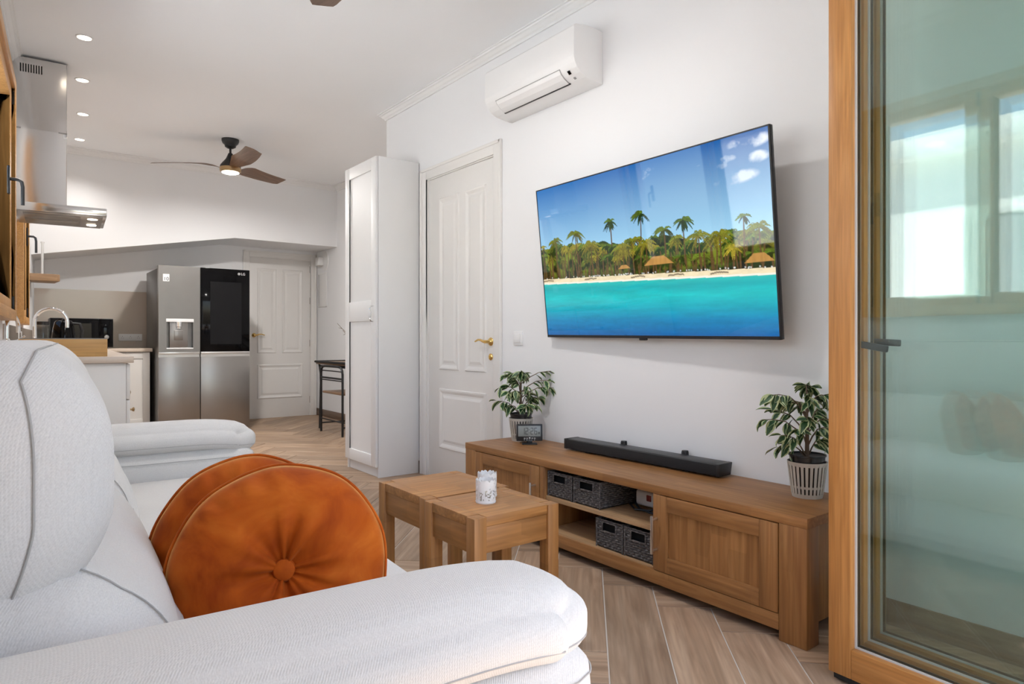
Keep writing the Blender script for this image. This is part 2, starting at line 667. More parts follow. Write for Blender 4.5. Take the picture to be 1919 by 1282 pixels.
def text(name, body, size, loc, rot, material, parent, extrude=0.0004, align='CENTER'):
    cu = bpy.data.curves.new(name, 'FONT')
    cu.body = body
    cu.size = size
    cu.extrude = extrude
    cu.align_x = align
    cu.align_y = 'CENTER'
    cu.materials.append(mat(material))
    tmp = bpy.data.objects.new(name, cu)
    COL.objects.link(tmp)
    bpy.context.view_layer.update()
    me = bpy.data.meshes.new_from_object(tmp.evaluated_get(bpy.context.evaluated_depsgraph_get()))
    bpy.data.objects.remove(tmp)
    o = bpy.data.objects.new(name, me)
    COL.objects.link(o)
    o.location = loc
    o.rotation_euler = rot
    o.parent = parent
    return o


def place(o, loc, rz=0.0):
    o.location = loc
    o.rotation_euler = (0, 0, rz)
    return o


# ================================================================== THE ROOM
# floor: grout bed and herringbone planks
def left_x(y):
    return -0.302 / math.cos(TH) + y * math.tan(TH)


b = B()
b.prism([(left_x(-0.2) - 0.2, -0.2), (3.3, -0.2), (3.3, 8.4), (left_x(8.4) - 0.2, 8.4)], 'z', -0.12, -0.003)
floor = struct(b.build('floor', 'grout', smooth=False))


def clip(poly, a, b_, c):
    """keep a*x + b*y <= c"""
    out = []
    for i in range(len(poly)):
        p, q = poly[i], poly[(i + 1) % len(poly)]
        dp, dq = a * p[0] + b_ * p[1] - c, a * q[0] + b_ * q[1] - c
        if dp <= 0:
            out.append(p)
        if dp * dq < 0:
            t = dp / (dp - dq)
            out.append((p[0] + t * (q[0] - p[0]), p[1] + t * (q[1] - p[1])))
    return out


def tile_mesh(poly):
    n = len(poly)
    bev = 0.0015
    cx = sum(p[0] for p in poly) / n
    cy = sum(p[1] for p in poly) / n
    ins = [(p[0] + (cx - p[0]) * bev * 6, p[1] + (cy - p[1]) * bev * 14) for p in poly]
    vs = [(p[0], p[1], -0.010) for p in poly] + [(p[0], p[1], -0.0012) for p in poly] + [(p[0], p[1], 0.0) for p in ins]
    fs = [tuple(range(2 * n, 3 * n))]
    for k in range(2):
        for i in range(n):
            j = (i + 1) % n
            fs.append((k * n + i, k * n + j, (k + 1) * n + j, (k + 1) * n + i))
    me = bpy.data.meshes.new('plank')
    me.from_pydata(vs, [], fs)
    me.materials.append(mat('floor_tile'))
    return me


def make_floor():
    w, n, gap = 0.19, 4, 0.0022
    L_ = w * n
    ap = R(-133.8)
    P = Vector((math.cos(ap), math.sin(ap)))
    Q = Vector((math.cos(ap + PI / 2), math.sin(ap + PI / 2)))
    O = Vector((1.882, 1.593))
    rect = [(-L_ / 2 + gap, -w / 2 + gap), (L_ / 2 - gap, -w / 2 + gap), (L_ / 2 - gap, w / 2 - gap), (-L_ / 2 + gap, w / 2 - gap)]
    full = tile_mesh(rect)
    for m in range(-10, 11):
        for k in range(-45, 46):
            for vert in (True, False):
                i, j = k + n * m, k - n * m
                if vert:
                    c = O + P * (i + n / 2) * w + Q * (j + 0.5) * w
                    ang = ap
                else:
                    c = O + P * (i + 0.5) * w + Q * (j + 1 + n / 2) * w
                    ang = ap + PI / 2
                if not (-0.8 < c.x < 3.8 and -0.6 < c.y < 8.9):
                    continue
                ca, sa = math.cos(ang), math.sin(ang)
                wp = [(c.x + p[0] * ca - p[1] * sa, c.y + p[0] * sa + p[1] * ca) for p in rect]
                xr = 2.46 if c.y < YC - 0.1 else 3.24
                q = clip(wp, 1, 0, xr)
                q = clip(q, 0, 1, 8.34)
                q = clip(q, 0, -1, 0.18)
                q = clip(q, -1, math.tan(TH), 0.302 / math.cos(TH) + 0.04)
                if len(q) < 3:
                    continue
                area = abs(sum(q[a][0] * q[(a + 1) % len(q)][1] - q[(a + 1) % len(q)][0] * q[a][1] for a in range(len(q)))) / 2
                if area < 0.0012:
                    continue
                if abs(area - (L_ - 2 * gap) * (w - 2 * gap)) < 1e-5:
                    me = full
                else:
                    me = tile_mesh([((p[0] - c.x) * ca + (p[1] - c.y) * sa, -(p[0] - c.x) * sa + (p[1] - c.y) * ca) for p in q])
                o = bpy.data.objects.new('plank', me)
                COL.objects.link(o)
                o.location = (c.x, c.y, 0)
                o.rotation_euler = (0, 0, ang)
                o.parent = floor


make_floor()

# ceiling: level over the living area, rising a touch towards the kitchen beam
b = B()
b.prism([(-0.45, CEIL), (4.9, CEIL), (YB, 2.82), (8.5, 2.84), (8.5, 3.0), (-0.45, 3.0)], 'x', -0.8, 3.5)
ceiling = struct(b.build('ceiling', 'ceiling_paint', smooth=False))

# television wall with the opening of the inner door
D1 = (3.304, 4.128, 2.108)
b = B()
b.box(XT, XT + 0.14, -0.45, D1[0], 0, 2.9)
b.box(XT, XT + 0.14, D1[1], YC, 0, 2.9)
b.box(XT, XT + 0.14, D1[0], D1[1], D1[2], 2.9)
b.box(XT + 0.14, XR + 0.2, YC - 0.14, YC, 0, 2.9)
wall_tv = struct(b.build('wall_right', 'wall_paint', smooth=False))
b = B()
b.box(XR, XR + 0.2, YC - 0.1, YF + 0.2, 0, 2.95)
struct(b.build('wall_far', 'wall_paint', smooth=False))
D2 = (2.336, 3.094, 1.976)
b = B()
b.box(-0.3, D2[0], YF, YF + 0.2, 0, 2.95)
b.box(D2[0], D2[1], YF, YF + 0.2, D2[2], 2.95)
b.box(D2[1], XR + 0.2, YF, YF + 0.2, 0, 2.95)
struct(b.build('wall_back', 'wall_paint', smooth=False))
# beam over the kitchen end, its underside sloping down to the left
b = B()
b.prism([(-0.2, 1.697), (0.271, 1.781), (2.0, 2.088), (XR + 0.02, 2.088), (XR + 0.02, 2.95), (-0.2, 2.95)], 'y', YB, YF + 0.05)
struct(b.build('trim_1', 'wall_paint', smooth=False))
# balcony wall behind the camera
b = B()
b.box(-0.75, 0.62, -0.42, -0.17, 0, 2.95)
b.box(2.14, 2.6, -0.42, -0.17, 0, 2.95)
b.box(0.62, 2.14, -0.42, -0.17, 2.36, 2.95)
struct(b.build('wall_front', 'wall_paint', smooth=False))


# window wall, measured in its own frame
def Lplace(o):
    o.location = Lw(0, 0, 0)
    o.rotation_euler = (0, 0, -TH)
    return o


b = B()
ys = [-0.45]
for (a, c, z0, z1) in WINDOWS:
    b.box(-0.25, 0, ys[-1], a, 0, 2.95)
    b.box(-0.25, 0, a, c, 0, z0)
    b.box(-0.25, 0, a, c, z1, 2.95)
    ys.append(c)
b.box(-0.25, 0, ys[-1], 8.6, 0, 2.95)
wall_left = struct(Lplace(b.build('wall_left', 'wall_paint', smooth=False)))


def window(n, y0, y1, z0, z1, prot, sashes):
    w = bpy.data.objects.new('window_%d' % n, None)
    COL.objects.link(w)
    Lplace(w)
    struct(w)
    b = B()
    b.frame('x', -0.12, prot, y0, y1, z0, z1, 0.055, 0.004)
    b.build('window_frame', 'window_wood_y', w)
    b = B()
    b.box(-0.24, -0.10, y0, y1, z0 - 0.02, z0 + 0.02, 0.004)
    b.build('window_sill', 'trim_white', w)
    step = (y1 - y0 - 0.10) / sashes
    for i in range(sashes):
        a = y0 + 0.05 + i * step + 0.004
        c = a + step - 0.008
        s = B()
        s.frame('x', -0.055, prot - 0.018, a, c, z0 + 0.05, z1 - 0.05, 0.062, 0.006)
        so = s.build('sash', 'window_wood_z', w)
        g = B()
        g.box(-0.020, -0.016, a + 0.055, c - 0.055, z0 + 0.10, z1 - 0.10)
        g.build('pane', 'glass_clear', so)
        if i == sashes - 1:
            hy = c - 0.03 if n != 2 else c - 0.30
            h = B()
            px = prot - 0.018
            h.box(px, px + 0.012, hy - 0.014, hy + 0.014, 1.69, 1.83, 0.004)
            h.tube([(px + 0.01, hy, 1.765), (px + 0.045, hy, 1.765), (px + 0.058, hy, 1.755), (px + 0.062, hy, 1.73), (px + 0.062, hy + 0.002, 1.64)], 0.0085, 10)
            h.build('window_handle', 'black_metal', so)
        for hz in (z0 + 0.06, z1 - 0.14):
            hb = B()
            hb.box(prot - 0.02, prot - 0.006, c - 0.004, c + 0.010, hz, hz + 0.07, 0.002)
            hb.build('hinge', 'black_metal', so)
    return w


for i, (a, c, z0, z1) in enumerate(WINDOWS):
    window(i + 1, a, c, z0, z1, (0.045, 0.062, 0.040)[i], (2, 2, 1)[i])

# cornices
PROF = [(0, 0.02), (0, -0.052), (0.010, -0.052), (0.013, -0.040), (0.022, -0.034), (0.034, -0.020), (0.044, -0.016), (0.046, -0.008), (0.056, -0.006), (0.056, 0.02)]
b = B()
k = 0.7071
b.sweep(PROF, [((XT, -0.05, CEIL), (-1, 0)), ((XT, YC, CEIL), (-1, 1)), ((XT + 0.75, YC, CEIL), (0, 1))])
struct(b.build('trim_2', 'trim_white', smooth=False))
b = B()
b.sweep([(o * 1.1, z * 1.15) for o, z in PROF], [((left_x(YB) - 0.01, YB, 2.818), (0, -1)), ((XR, YB, 2.818), (-1, -1)), ((XR, YC, 2.753), (-1, 0))])
struct(b.build('trim_3', 'trim_white', smooth=False))
b = B()
b.sweep(PROF, [((0, -0.3, CEIL), (1, 0)), ((0, 4.9, CEIL), (1, 0)), ((0, 7.62, 2.819), (1, 0))])
struct(Lplace(b.build('trim_4', 'trim_white', smooth=False)))

# baseboards
b = B()
b.box(XT - 0.010, XT, -0.05, D1[0] - 0.09, 0, 0.088, 0.002)
b.box(XT - 0.010, XT, D1[1] + 0.085, YC, 0, 0.088, 0.002)
struct(b.build('baseboard_right', 'baseboard_tile'))
b = B()
b.box(XR - 0.010, XR, YC, YF, 0, 0.088, 0.002)
struct(b.build('baseboard_far', 'baseboard_tile'))
b = B()
b.box(0, 0.010, -0.02, 4.1, 0, 0.088, 0.002)
struct(Lplace(b.build('baseboard_left', 'baseboard_tile')))


# ------------------------------------------------------------------ panelled doors
def moulding(b, y0, y1, z0, z1, w=0.034, hgt=0.009, field=True):
    """raised ring on the x = 0 face, towards -x"""
    pr = [(0, 0), (0.006, hgt), (0.016, hgt * 0.9), (w, 0.0)]
    loops = []
    for d, h in pr:
        loops.append([(-h, y0 + d, z0 + d), (-h, y1 - d, z0 + d), (-h, y1 - d, z1 - d), (-h, y0 + d, z1 - d)])
    if field:
        loops.append([(-0.0005, y0 + w + .012, z0 + w + .012), (-0.0005, y1 - w - .012, z0 + w + .012), (-0.0005, y1 - w - .012, z1 - w - .012), (-0.0005, y0 + w + .012, z1 - w - .012)])
        d = w + 0.030
        loops.append([(-0.006, y0 + d, z0 + d), (-0.006, y1 - d, z0 + d), (-0.006, y1 - d, z1 - d), (-0.006, y0 + d, z1 - d)])
    t = bmesh.new()
    rings = [[t.verts.new(p) for p in lp] for lp in loops]
    for a, c in zip(rings, rings[1:]):
        for i in range(4):
            t.faces.new((a[i], a[(i + 1) % 4], c[(i + 1) % 4], c[i]))
    if field:
        t.faces.new(rings[-1])
    bmesh.ops.recalc_face_normals(t, faces=t.faces)
    b.merge(t)


def panel_door(n, loc, rz, w, h, panels, recess, casing):
    """door in the plane x = 0 of its frame, facing -x, hinge side at y = 0"""
    d = bpy.data.objects.new('door_%d' % n, None)
    COL.objects.link(d)
    d.location = loc
    d.rotation_euler = (0, 0, rz)
    struct(d)
    b = B()
    b.box(recess, recess + 0.04, 0.0065, w - 0.0065, 0.0005, h - 0.0065, 0.001)
    leaf = b.build('door_leaf', 'door_paint', d)
    for (y0, y1, z0, z1) in panels:
        b = B()
        moulding(b, y0, y1, z0, z1)
        p = b.build('door_panel', 'door_paint', leaf, smooth=False)
        p.location = (recess, 0, 0)
    b = B()
    c = casing
    for (y0, y1, z0, z1) in ((-c, 0, 0, h + c), (w, w + c, 0, h + c), (0, w, h, h + c)):
        b.box(-0.014, 0.002, y0, y1, z0, z1, 0.003)
    b.box(-0.020, 0.0, -c - 0.004, -c + 0.016, 0, h + c + 0.004, 0.003)
    b.box(-0.020, 0.0, w + c - 0.016, w + c + 0.004, 0, h + c + 0.004, 0.003)
    b.box(-0.020, 0.0, -c, w + c, h + c - 0.016, h + c + 0.004, 0.003)
    b.box(-0.002, 0.10, -0.012, 0.006, 0, h)
    b.box(-0.002, 0.10, w - 0.006, w + 0.012, 0, h)
    b.box(-0.002, 0.10, 0, w, h - 0.006, h + 0.012)
    b.build('door_casing', 'door_paint', d)
    return d, leaf


def lever(parent, x, y, z, sgn, material='brass', lock=True):
    """lever handle pointing along sgn * y"""
    b = B()
    b.lathe([(0.0, 0), (0.026, 0), (0.026, -0.004), (0.020, -0.012), (0.011, -0.016), (0.010, -0.050), (0.0, -0.052)], (x, y, z), 24, 'x', False, False)
    b.tube([(x - 0.044, y, z), (x - 0.046, y + sgn * 0.02, z + 0.002), (x - 0.046, y + sgn * 0.05, z + 0.011), (x - 0.044, y + sgn * 0.08, z + 0.012), (x - 0.042, y + sgn * 0.10, z + 0.006), (x - 0.040, y + sgn * 0.118, z + 0.001)],
           [0.010, 0.0095, 0.0075, 0.007, 0.0065, 0.005], 12)
    b.build('door_handle', material, parent)
    if lock:
        b = B()
        b.lathe([(0.0, 0), (0.021, 0), (0.021, -0.005), (0.013, -0.010), (0.0, -0.011)], (x, y, z - 0.095), 22, 'x', False, False)
        b.box(x - 0.016, x - 0.009, y - 0.003, y + 0.003, z - 0.106, z - 0.084, 0.001)
        b.build('key_rosette', material, parent)


_d, _leaf = panel_door(1, (XT, D1[0], 0), 0, D1[1] - D1[0], D1[2], [(0.105, 0.345, 0.76, 1.95), (0.42, 0.67, 0.76, 1.95), (0.105, 0.67, 0.215, 0.63)], 0.010, 0.075)
lever(_leaf, 0.010, 0.055, 0.955, 1)
# far entrance door faces the camera: its frame turned a quarter
_d, _leaf = panel_door(2, (D2[1], YF, 0), PI / 2, D2[1] - D2[0], D2[2], [(0.10, 0.36, 0.80, 1.84), (0.43, 0.66, 0.80, 1.84), (0.10, 0.66, 0.24, 0.66)], 0.010, 0.07)
lever(_leaf, 0.010, 0.70, 1.02, -1, lock=False)
for hz in (0.16, 0.88, 1.42, 1.82):
    b = B()
    b.cyl((0.008, 0.0, hz), (0.008, 0.0, hz + 0.085), 0.0085, seg=10)
    b.build('hinge', 'brown_hinge', _leaf)

# ================================================================== TELEVISION, STAND AND WHAT STANDS THERE
# ---- television: picture painted into a fine flat grid
def make_picture(W, Hh):
    rng = np.random.RandomState(4)
    xs = (np.arange(W) + .5) / W
    ts = (np.arange(Hh) + .5) / Hh
    S, T = np.meshgrid(xs, ts)
    img = np.zeros((Hh, W, 3))

    def fbm(sx, sy, seed, oct=5):
        r = np.random.RandomState(seed)
        out = np.zeros((Hh, W)); amp = 1.0; tot = 0
        for o in range(oct):
            gx, gy = int(sx * 2 ** o) + 2, int(sy * 2 ** o) + 2
            g = r.rand(gy, gx)
            fx, fy = S * (gx - 1.001), T * (gy - 1.001)
            ix, iy = fx.astype(int), fy.astype(int)
            ax, ay = fx - ix, fy - iy
            ax = ax * ax * (3 - 2 * ax); ay = ay * ay * (3 - 2 * ay)
            v = (g[iy, ix] * (1 - ax) + g[iy, ix + 1] * ax) * (1 - ay) + (g[iy + 1, ix] * (1 - ax) + g[iy + 1, ix + 1] * ax) * ay
            out += v * amp; tot += amp; amp *= .55
        return out / tot

    def c(h):
        return np.array(hexc(h))
    hor = 0.642 + 0.055 * S
    # sky
    k = np.clip(T / 0.5, 0, 1)[..., None]
    side = np.clip(S, 0, 1)[..., None]
    top = c('#1f6cb4') * (1 - side * .55) + c('#0c3f86') * side * .55
    img[:] = top * (1 - k) + c('#9fd0ea') * k
    # clouds
    n = fbm(14, 9, 11, 6)
    for (cs, ct, rs, rt, a) in [(.94, .05, .055, .030, 1.0), (.872, .105, .035, .022, .8), (.962, .13, .033, .025, .9), (.57, .08, .05, .03, .8), (.90, .205, .055, .030, .75), (.79, .103, .03, .012, .6), (.85, .135, .02, .015, .5), (.835, .215, .03, .018, .35)]:
        d = ((S - cs) / rs) ** 2 + ((T - ct) / rt) ** 2
        m = np.clip((1.0 - d) * .55 + (n - .47) * 4.5, 0, 1) * a * np.clip(1.8 - d, 0, 1) * .9
        img = img * (1 - m[..., None]) + c('#e9eef2') * m[..., None]
    # sea
    sea = T > hor
    d = np.clip((T - hor) / (1 - hor), 0, 1)
    stops = [(0, '#7fd8c8'), (.03, '#2ab3ad'), (.12, '#12a7ae'), (.3, '#17b9bd'), (.5, '#0fa3b6'), (.72, '#0a7fb0'), (1, '#0a5c9e')]
    seac = np.zeros_like(img)
    for ch in range(3):
        seac[..., ch] = np.interp(d, [s[0] for s in stops], [c(s[1])[ch] for s in stops])
    wv = fbm(10, 60, 21, 5)
    wv2 = fbm(60, 90, 22, 3)
    seac *= (0.82 + 0.36 * wv + 0.22 * (wv2 - .5) * d)[..., None]
    img[sea] = seac[sea]
    # jungle mass
    treetop = 0.42 + 0.09 * S + 0.09 * (fbm(9, 1, 31, 4) - .5) * 1.6 - 0.03 * np.exp(-((S - .1) / .1) ** 2)
    treetop = np.repeat(treetop[Hh // 2:Hh // 2 + 1], Hh, 0)
    sand0 = hor - 0.030
    jun = (T > treetop) & (T < sand0)
    g = fbm(40, 26, 41, 5)
    g2 = fbm(16, 8, 42, 4)
    dk, md, lt, ye = c('#0e1908'), c('#2f4712'), c('#717f26'), c('#b9a838')
    jc = dk + (md - dk) * np.clip((g - .3) * 2.6, 0, 1)[..., None]
    jc = jc + (lt - jc) * np.clip((g2 + g - 1.0) * 4, 0, 1)[..., None]
    low = np.clip((T - treetop) / (sand0 - treetop), 0, 1)
    jc = jc * (1.0 - 0.55 * np.clip((low - .72) * 4, 0, 1))[..., None]
    img[jun] = jc[jun]
    sd = (T >= sand0) & (T <= hor)
    sn = fbm(60, 60, 51, 3)
    img[sd] = (c('#ead9b4') * (0.86 + .25 * sn[..., None]))[sd]
    wl = (T > hor - 0.004) & (T < hor + 0.006)
    img[wl] = c('#f3efe0') * .95

    def stamp(s, t, r, col, a=1.0):
        x, y = s * W, t * Hh
        if r < 1.0:
            xi, yi = int(x), int(y)
            if 0 <= xi < W and 0 <= yi < Hh:
                img[yi, xi] = img[yi, xi] * (1 - a) + col * a
            return
        x0, x1 = int(max(0, x - r - 1)), int(min(W, x + r + 2))
        y0, y1 = int(max(0, y - r - 1)), int(min(Hh, y + r + 2))
        if x0 >= x1 or y0 >= y1:
            return
        yy, xx = np.mgrid[y0:y1, x0:x1]
        m = np.clip(r + .5 - np.hypot(xx + .5 - x, yy + .5 - y), 0, 1) * a
        img[y0:y1, x0:x1] = img[y0:y1, x0:x1] * (1 - m[..., None]) + col * m[..., None]
    asp = W / Hh

    def palm(s, t, tb, size, lean=0.0, yellow=0.0):
        for q in np.linspace(0, 1, 70):
            stamp(s + lean * (q ** 1.6), t + (tb - t) * q, 1.1 + .5 * q, c('#5a4326') * (0.8 + .5 * rng.rand()))
        for f in range(17):
            a = rng.uniform(0, 2 * PI)
            dirx, diry = math.cos(a), math.sin(a) * .55 - .45
            ln = size * rng.uniform(.75, 1.1)
            base = (c('#1f3a0e') if diry > -.35 else c('#55701f')) * rng.uniform(.6, 1.35)
            base = base * (1 - yellow) + c('#b9a634') * yellow * rng.uniform(.5, 1.2)
            for q in np.linspace(0.02, 1, 44):
                fs = s + dirx * ln * q / asp * 1.05
                ft = t + diry * ln * q + 1.15 * ln * q * q * .75
                wdt = size * .30 * math.sin(PI * min(1, q * .9 + .1)) * (1 - .3 * q)
                for e in (-1, 1):
                    for w_ in (0.25, .6, 1.0):
                        stamp(fs + e * wdt * w_ * .45 / asp * (1 if abs(dirx) < .5 else .5), ft + wdt * w_ * .55, .75, base * rng.uniform(.35, 1.45), .7)
    for i in range(64):
        s = (i + .5) / 64 + rng.uniform(-.01, .01)
        h = 0.642 + .055 * s
        palm(s, rng.uniform(.43, .56) + .09 * s - .05, h - .035, rng.uniform(.040, .075), rng.uniform(-.01, .01), rng.choice([0, 0, .1, .3, .55]))
    for (s, t, tb, z, ln, ye_) in [(.205, .335, .61, .085, .01, .2), (.09, .36, .60, .08, 0, .2), (.39, .30, .45, .07, .0, 0), (.53, .29, .61, .075, -.015, 0), (.285, .42, .61, .10, .0, .45), (.44, .46, .60, .08, 0, .4),
                                   (.625, .40, .55, .08, 0, .1), (.70, .365, .60, .075, 0, .0), (.755, .46, .62, .09, .0, .35), (.83, .47, .63, .09, .0, .3), (.911, .40, .60, .045, -.004, 0), (.958, .46, .64, .085, 0, .25), (.872, .55, .65, .06, .0, .8), (.545, .46, .60, .08, 0, .55)]:
        palm(s, t, tb, z, ln, ye_)
    # thatched huts, loungers, driftwood
    for (a0, a1, tt, tb) in [(.53, .655, .545, .595), (.905, 1.0, .592, .635), (.41, .47, .575, .598)]:
        m = (S > a0) & (S < a1) & (T < tb) & (T > tt)
        tri = np.clip(1 - np.abs((S - (a0 + a1) / 2) / ((a1 - a0) / 2)), 0, 1) * 1.6
        m &= (tb - T) / (tb - tt) < tri
        img[m] = (c('#b98a4a') * (.7 + .5 * fbm(120, 10, 61, 3))[..., None])[m]
    for i in range(70):
        s = rng.rand()
        h = 0.642 + .055 * s
        stamp(s, h - .036 + rng.uniform(-.003, .004), 1.3, c('#e4e6e4') * rng.uniform(.8, 1), .9)
    for s in (.03, .27, .5, .66, .82):
        h = 0.642 + .055 * s
        for q in np.linspace(-1, 1, 24):
            stamp(s + q * .03, h - .020 + .004 * abs(q) + rng.uniform(-.003, .003), 1.3, c('#4a3524'), .7)
    return np.clip(img, 0, 1)


def make_tv():
    h = 0.79
    tx, ty, tz = Vector((-0.042, -0.996, -0.010)).normalized(), None, None
    up = Vector((-0.111, -0.003, 0.9935))
    n = tx.cross(up).normalized()
    up = n.cross(tx).normalized()
    cen = Vector((2.879, 2.590, 0.503)) * h + Vector((0, 0, 0.97))
    w = h * 16 / 9
    t = thing('television', 'large wall-mounted flat television showing a tropical beach', 'television', (XT, cen.y, cen.z - h / 2))
    rot = Matrix((tx, up, n)).transposed().to_4x4()
    loc = Matrix.Translation(cen - Vector(t.location)) @ rot

    def put(b, name, m, parent=None, **kw):
        o = b.build(name, m, parent or t, **kw)
        o.matrix_local = loc if parent is None else Matrix.Identity(4)
        return o
    b = B()
    b.box(-w / 2, w / 2, -h / 2, h / 2, -0.022, -0.0015, 0.002)
    e = 0.0055
    b.box(-w / 2, -w / 2 + e, -h / 2, h / 2, -0.01, 0.0015)
    b.box(w / 2 - e, w / 2, -h / 2, h / 2, -0.01, 0.0015)
    b.box(-w / 2, w / 2, h / 2 - e, h / 2, -0.01, 0.0015)
    b.box(-w / 2, w / 2, -h / 2, -h / 2 + 0.013, -0.01, 0.0015)
    b.box(-w * .36, w * .36, -h * .40, h * .12, -0.034, -0.02, 0.006)
    put(b, 'cabinet', 'black_plastic')
    W, Hh = 560, 315
    img = make_picture(W, Hh)
    x = np.linspace(-w / 2 + e, w / 2 - e, W + 1)
    y = np.linspace(h / 2 - e, -h / 2 + 0.013, Hh + 1)
    X, Y = np.meshgrid(x, y)
    co = np.stack([X, Y, np.zeros_like(X)], -1).reshape(-1, 3)
    ii, jj = np.meshgrid(np.arange(Hh), np.arange(W), indexing='ij')
    a = ii * (W + 1) + jj
    quads = np.stack([a, a + W + 1, a + W + 2, a + 1], -1).reshape(-1)
    me = bpy.data.meshes.new('screen')
    me.vertices.add(len(co)); me.vertices.foreach_set('co', co.ravel())
    me.loops.add(len(quads)); me.loops.foreach_set('vertex_index', quads)
    me.polygons.add(W * Hh); me.polygons.foreach_set('loop_start', np.arange(0, len(quads), 4))
    me.update(calc_edges=True)
    at = me.color_attributes.new('picture', 'FLOAT_COLOR', 'POINT')
    p = np.pad(img, ((0, 1), (0, 1), (0, 0)), mode='edge')
    col = np.ones((len(co), 4)); col[:, :3] = p.reshape(-1, 3)
    at.data.foreach_set('color', col.ravel())
    me.materials.append(mat('screen_picture'))
    o = bpy.data.objects.new('screen', me)
    COL.objects.link(o); o.parent = t; o.matrix_local = loc
    b = B()
    b.box(-0.022, 0.022, -h / 2 - 0.010, -h / 2 + 0.002, -0.012, 0.001, 0.003)
    put(b, 'sensor', 'black_plastic')
    b = B()
    b.box(-0.030, -0.001, -0.20, 0.20, 0.47, 0.52, 0.003)
    b.build('wall_bracket', 'black_metal', t)
    return t


make_tv()


# ---- stand
ST_Y0, ST_Y1, ST_X0, ST_Z = 1.075, 3.003, 1.975, 0.412
def make_stand():
    t = thing('television_stand', 'long low oak television stand with two doors and open middle shelves', 'tv stand', (ST_X0, ST_Y0, 0))
    LEN, DEP = ST_Y1 - ST_Y0, 2.378 - ST_X0
    b = B()
    b.box(0, DEP, 0, LEN, 0.379, ST_Z, 0.003)
    b.build('top', 'oak_y', t)
    for y0 in (0.002, LEN - 0.097):
        for x0 in (0.0, DEP - 0.075):
            b = B()
            b.box(x0 + 0.001, x0 + 0.075, y0, y0 + 0.095, 0, 0.3795, 0.003)
            b.build('leg', 'oak_z', t)
    dl, dr = 0.62, LEN - 0.66         # dividers (near door / far door)
    b = B(); b.box(0.012, DEP - 0.01, 0.097, LEN - 0.097, 0.074, 0.092, 0.001); b.build('bottom_board', 'oak_pale_y', t)
    b = B(); b.box(0.0, 0.022, 0.097, LEN - 0.097, 0.033, 0.085, 0.002); b.build('bottom_rail', 'oak_y', t)
    b = B(); b.box(DEP - 0.012, DEP - 0.004, 0.097, LEN - 0.097, 0.09, 0.379); b.build('back_board', 'oak_pale_y', t)
    for y0 in (dl - 0.035, dr):
        b = B(); b.box(0.004, DEP - 0.012, y0, y0 + 0.035, 0.092, 0.379, 0.002); b.build('divider', 'oak_z', t)
    b = B(); b.box(0.012, DEP - 0.012, dl, dr, 0.227, 0.247, 0.002); b.build('shelf', 'oak_pale_y', t)
    for y0 in (0.03, LEN - 0.055):
        b = B(); b.box(0.075, DEP - 0.075, y0, y0 + 0.022, 0.05, 0.379, 0.002)
        b.build('side_panel', 'oak_z', t)
    for (a, c, hs) in ((0.100, dl - 0.004, 1), (dr + 0.038, LEN - 0.100, -1)):
        d = B()
        z0, z1, w = 0.088, 0.376, 0.066
        d.box(0.007, 0.016, a + w - 0.005, c - w + 0.005, z0 + 0.053, z1 - 0.053)
        dd = d.build('door', 'oak_z', t)
        for ya in (a, c - w):
            d = B(); d.box(-0.002, 0.020, ya, ya + w, z0, z1, 0.0025); d.build('stile', 'oak_z', dd)
        d = B(); d.box(-0.0018, 0.019, a + w, c - w, z0, z0 + 0.058, 0.002); d.build('lower_rail', 'oak_y', dd)
        d = B(); d.box(-0.0018, 0.019, a + w, c - w, z1 - 0.058, z1, 0.002); d.build('upper_rail', 'oak_y', dd)
        hy = c - 0.020 if hs > 0 else a + 0.022
        d = B()
        d.box(-0.036, -0.028, hy - 0.005, hy + 0.005, 0.155, 0.300, 0.002)
        d.box(-0.034, 0.0, hy - 0.004, hy + 0.004, 0.165, 0.173, 0.001)
        d.box(-0.034, 0.0, hy - 0.004, hy + 0.004, 0.282, 0.290, 0.001)
        d.build('bar_handle', 'satin_nickel', dd)
    return t


make_stand()


# ---- baskets
def weave_panel(b, u0, u1, v0, v1, put, hole=None, nu=None):
    rows = 12
    cols = max(6, int((u1 - u0) / 0.014))
    su, sv = 4, 3
    NU, NV = cols * su, rows * sv
    t = bmesh.new()
    vs = []
    for j in range(NV + 1):
        row = []
        for i in range(NU + 1):
            fu, fv = i / NU, j / NV
            r = int(fv * rows - 1e-6)
            ph = (i / su) * PI + r * PI
            ridge = abs(math.sin(fv * rows * PI))
            d = 0.0032 * math.sin(ph) * ridge + 0.0040 * ridge - 0.002 + 0.0006 * math.sin(17.3 * r + i * .7)
            row.append(t.verts.new(put(u0 + fu * (u1 - u0), v0 + fv * (v1 - v0), d)))
        vs.append(row)
    for j in range(NV):
        for i in range(NU):
            uc, vc = u0 + (i + .5) / NU * (u1 - u0), v0 + (j + .5) / NV * (v1 - v0)
            if hole and hole[0] < uc < hole[1] and hole[2] < vc < hole[3]:
                continue
            t.faces.new((vs[j][i], vs[j][i + 1], vs[j + 1][i + 1], vs[j + 1][i]))
    b.merge(t)


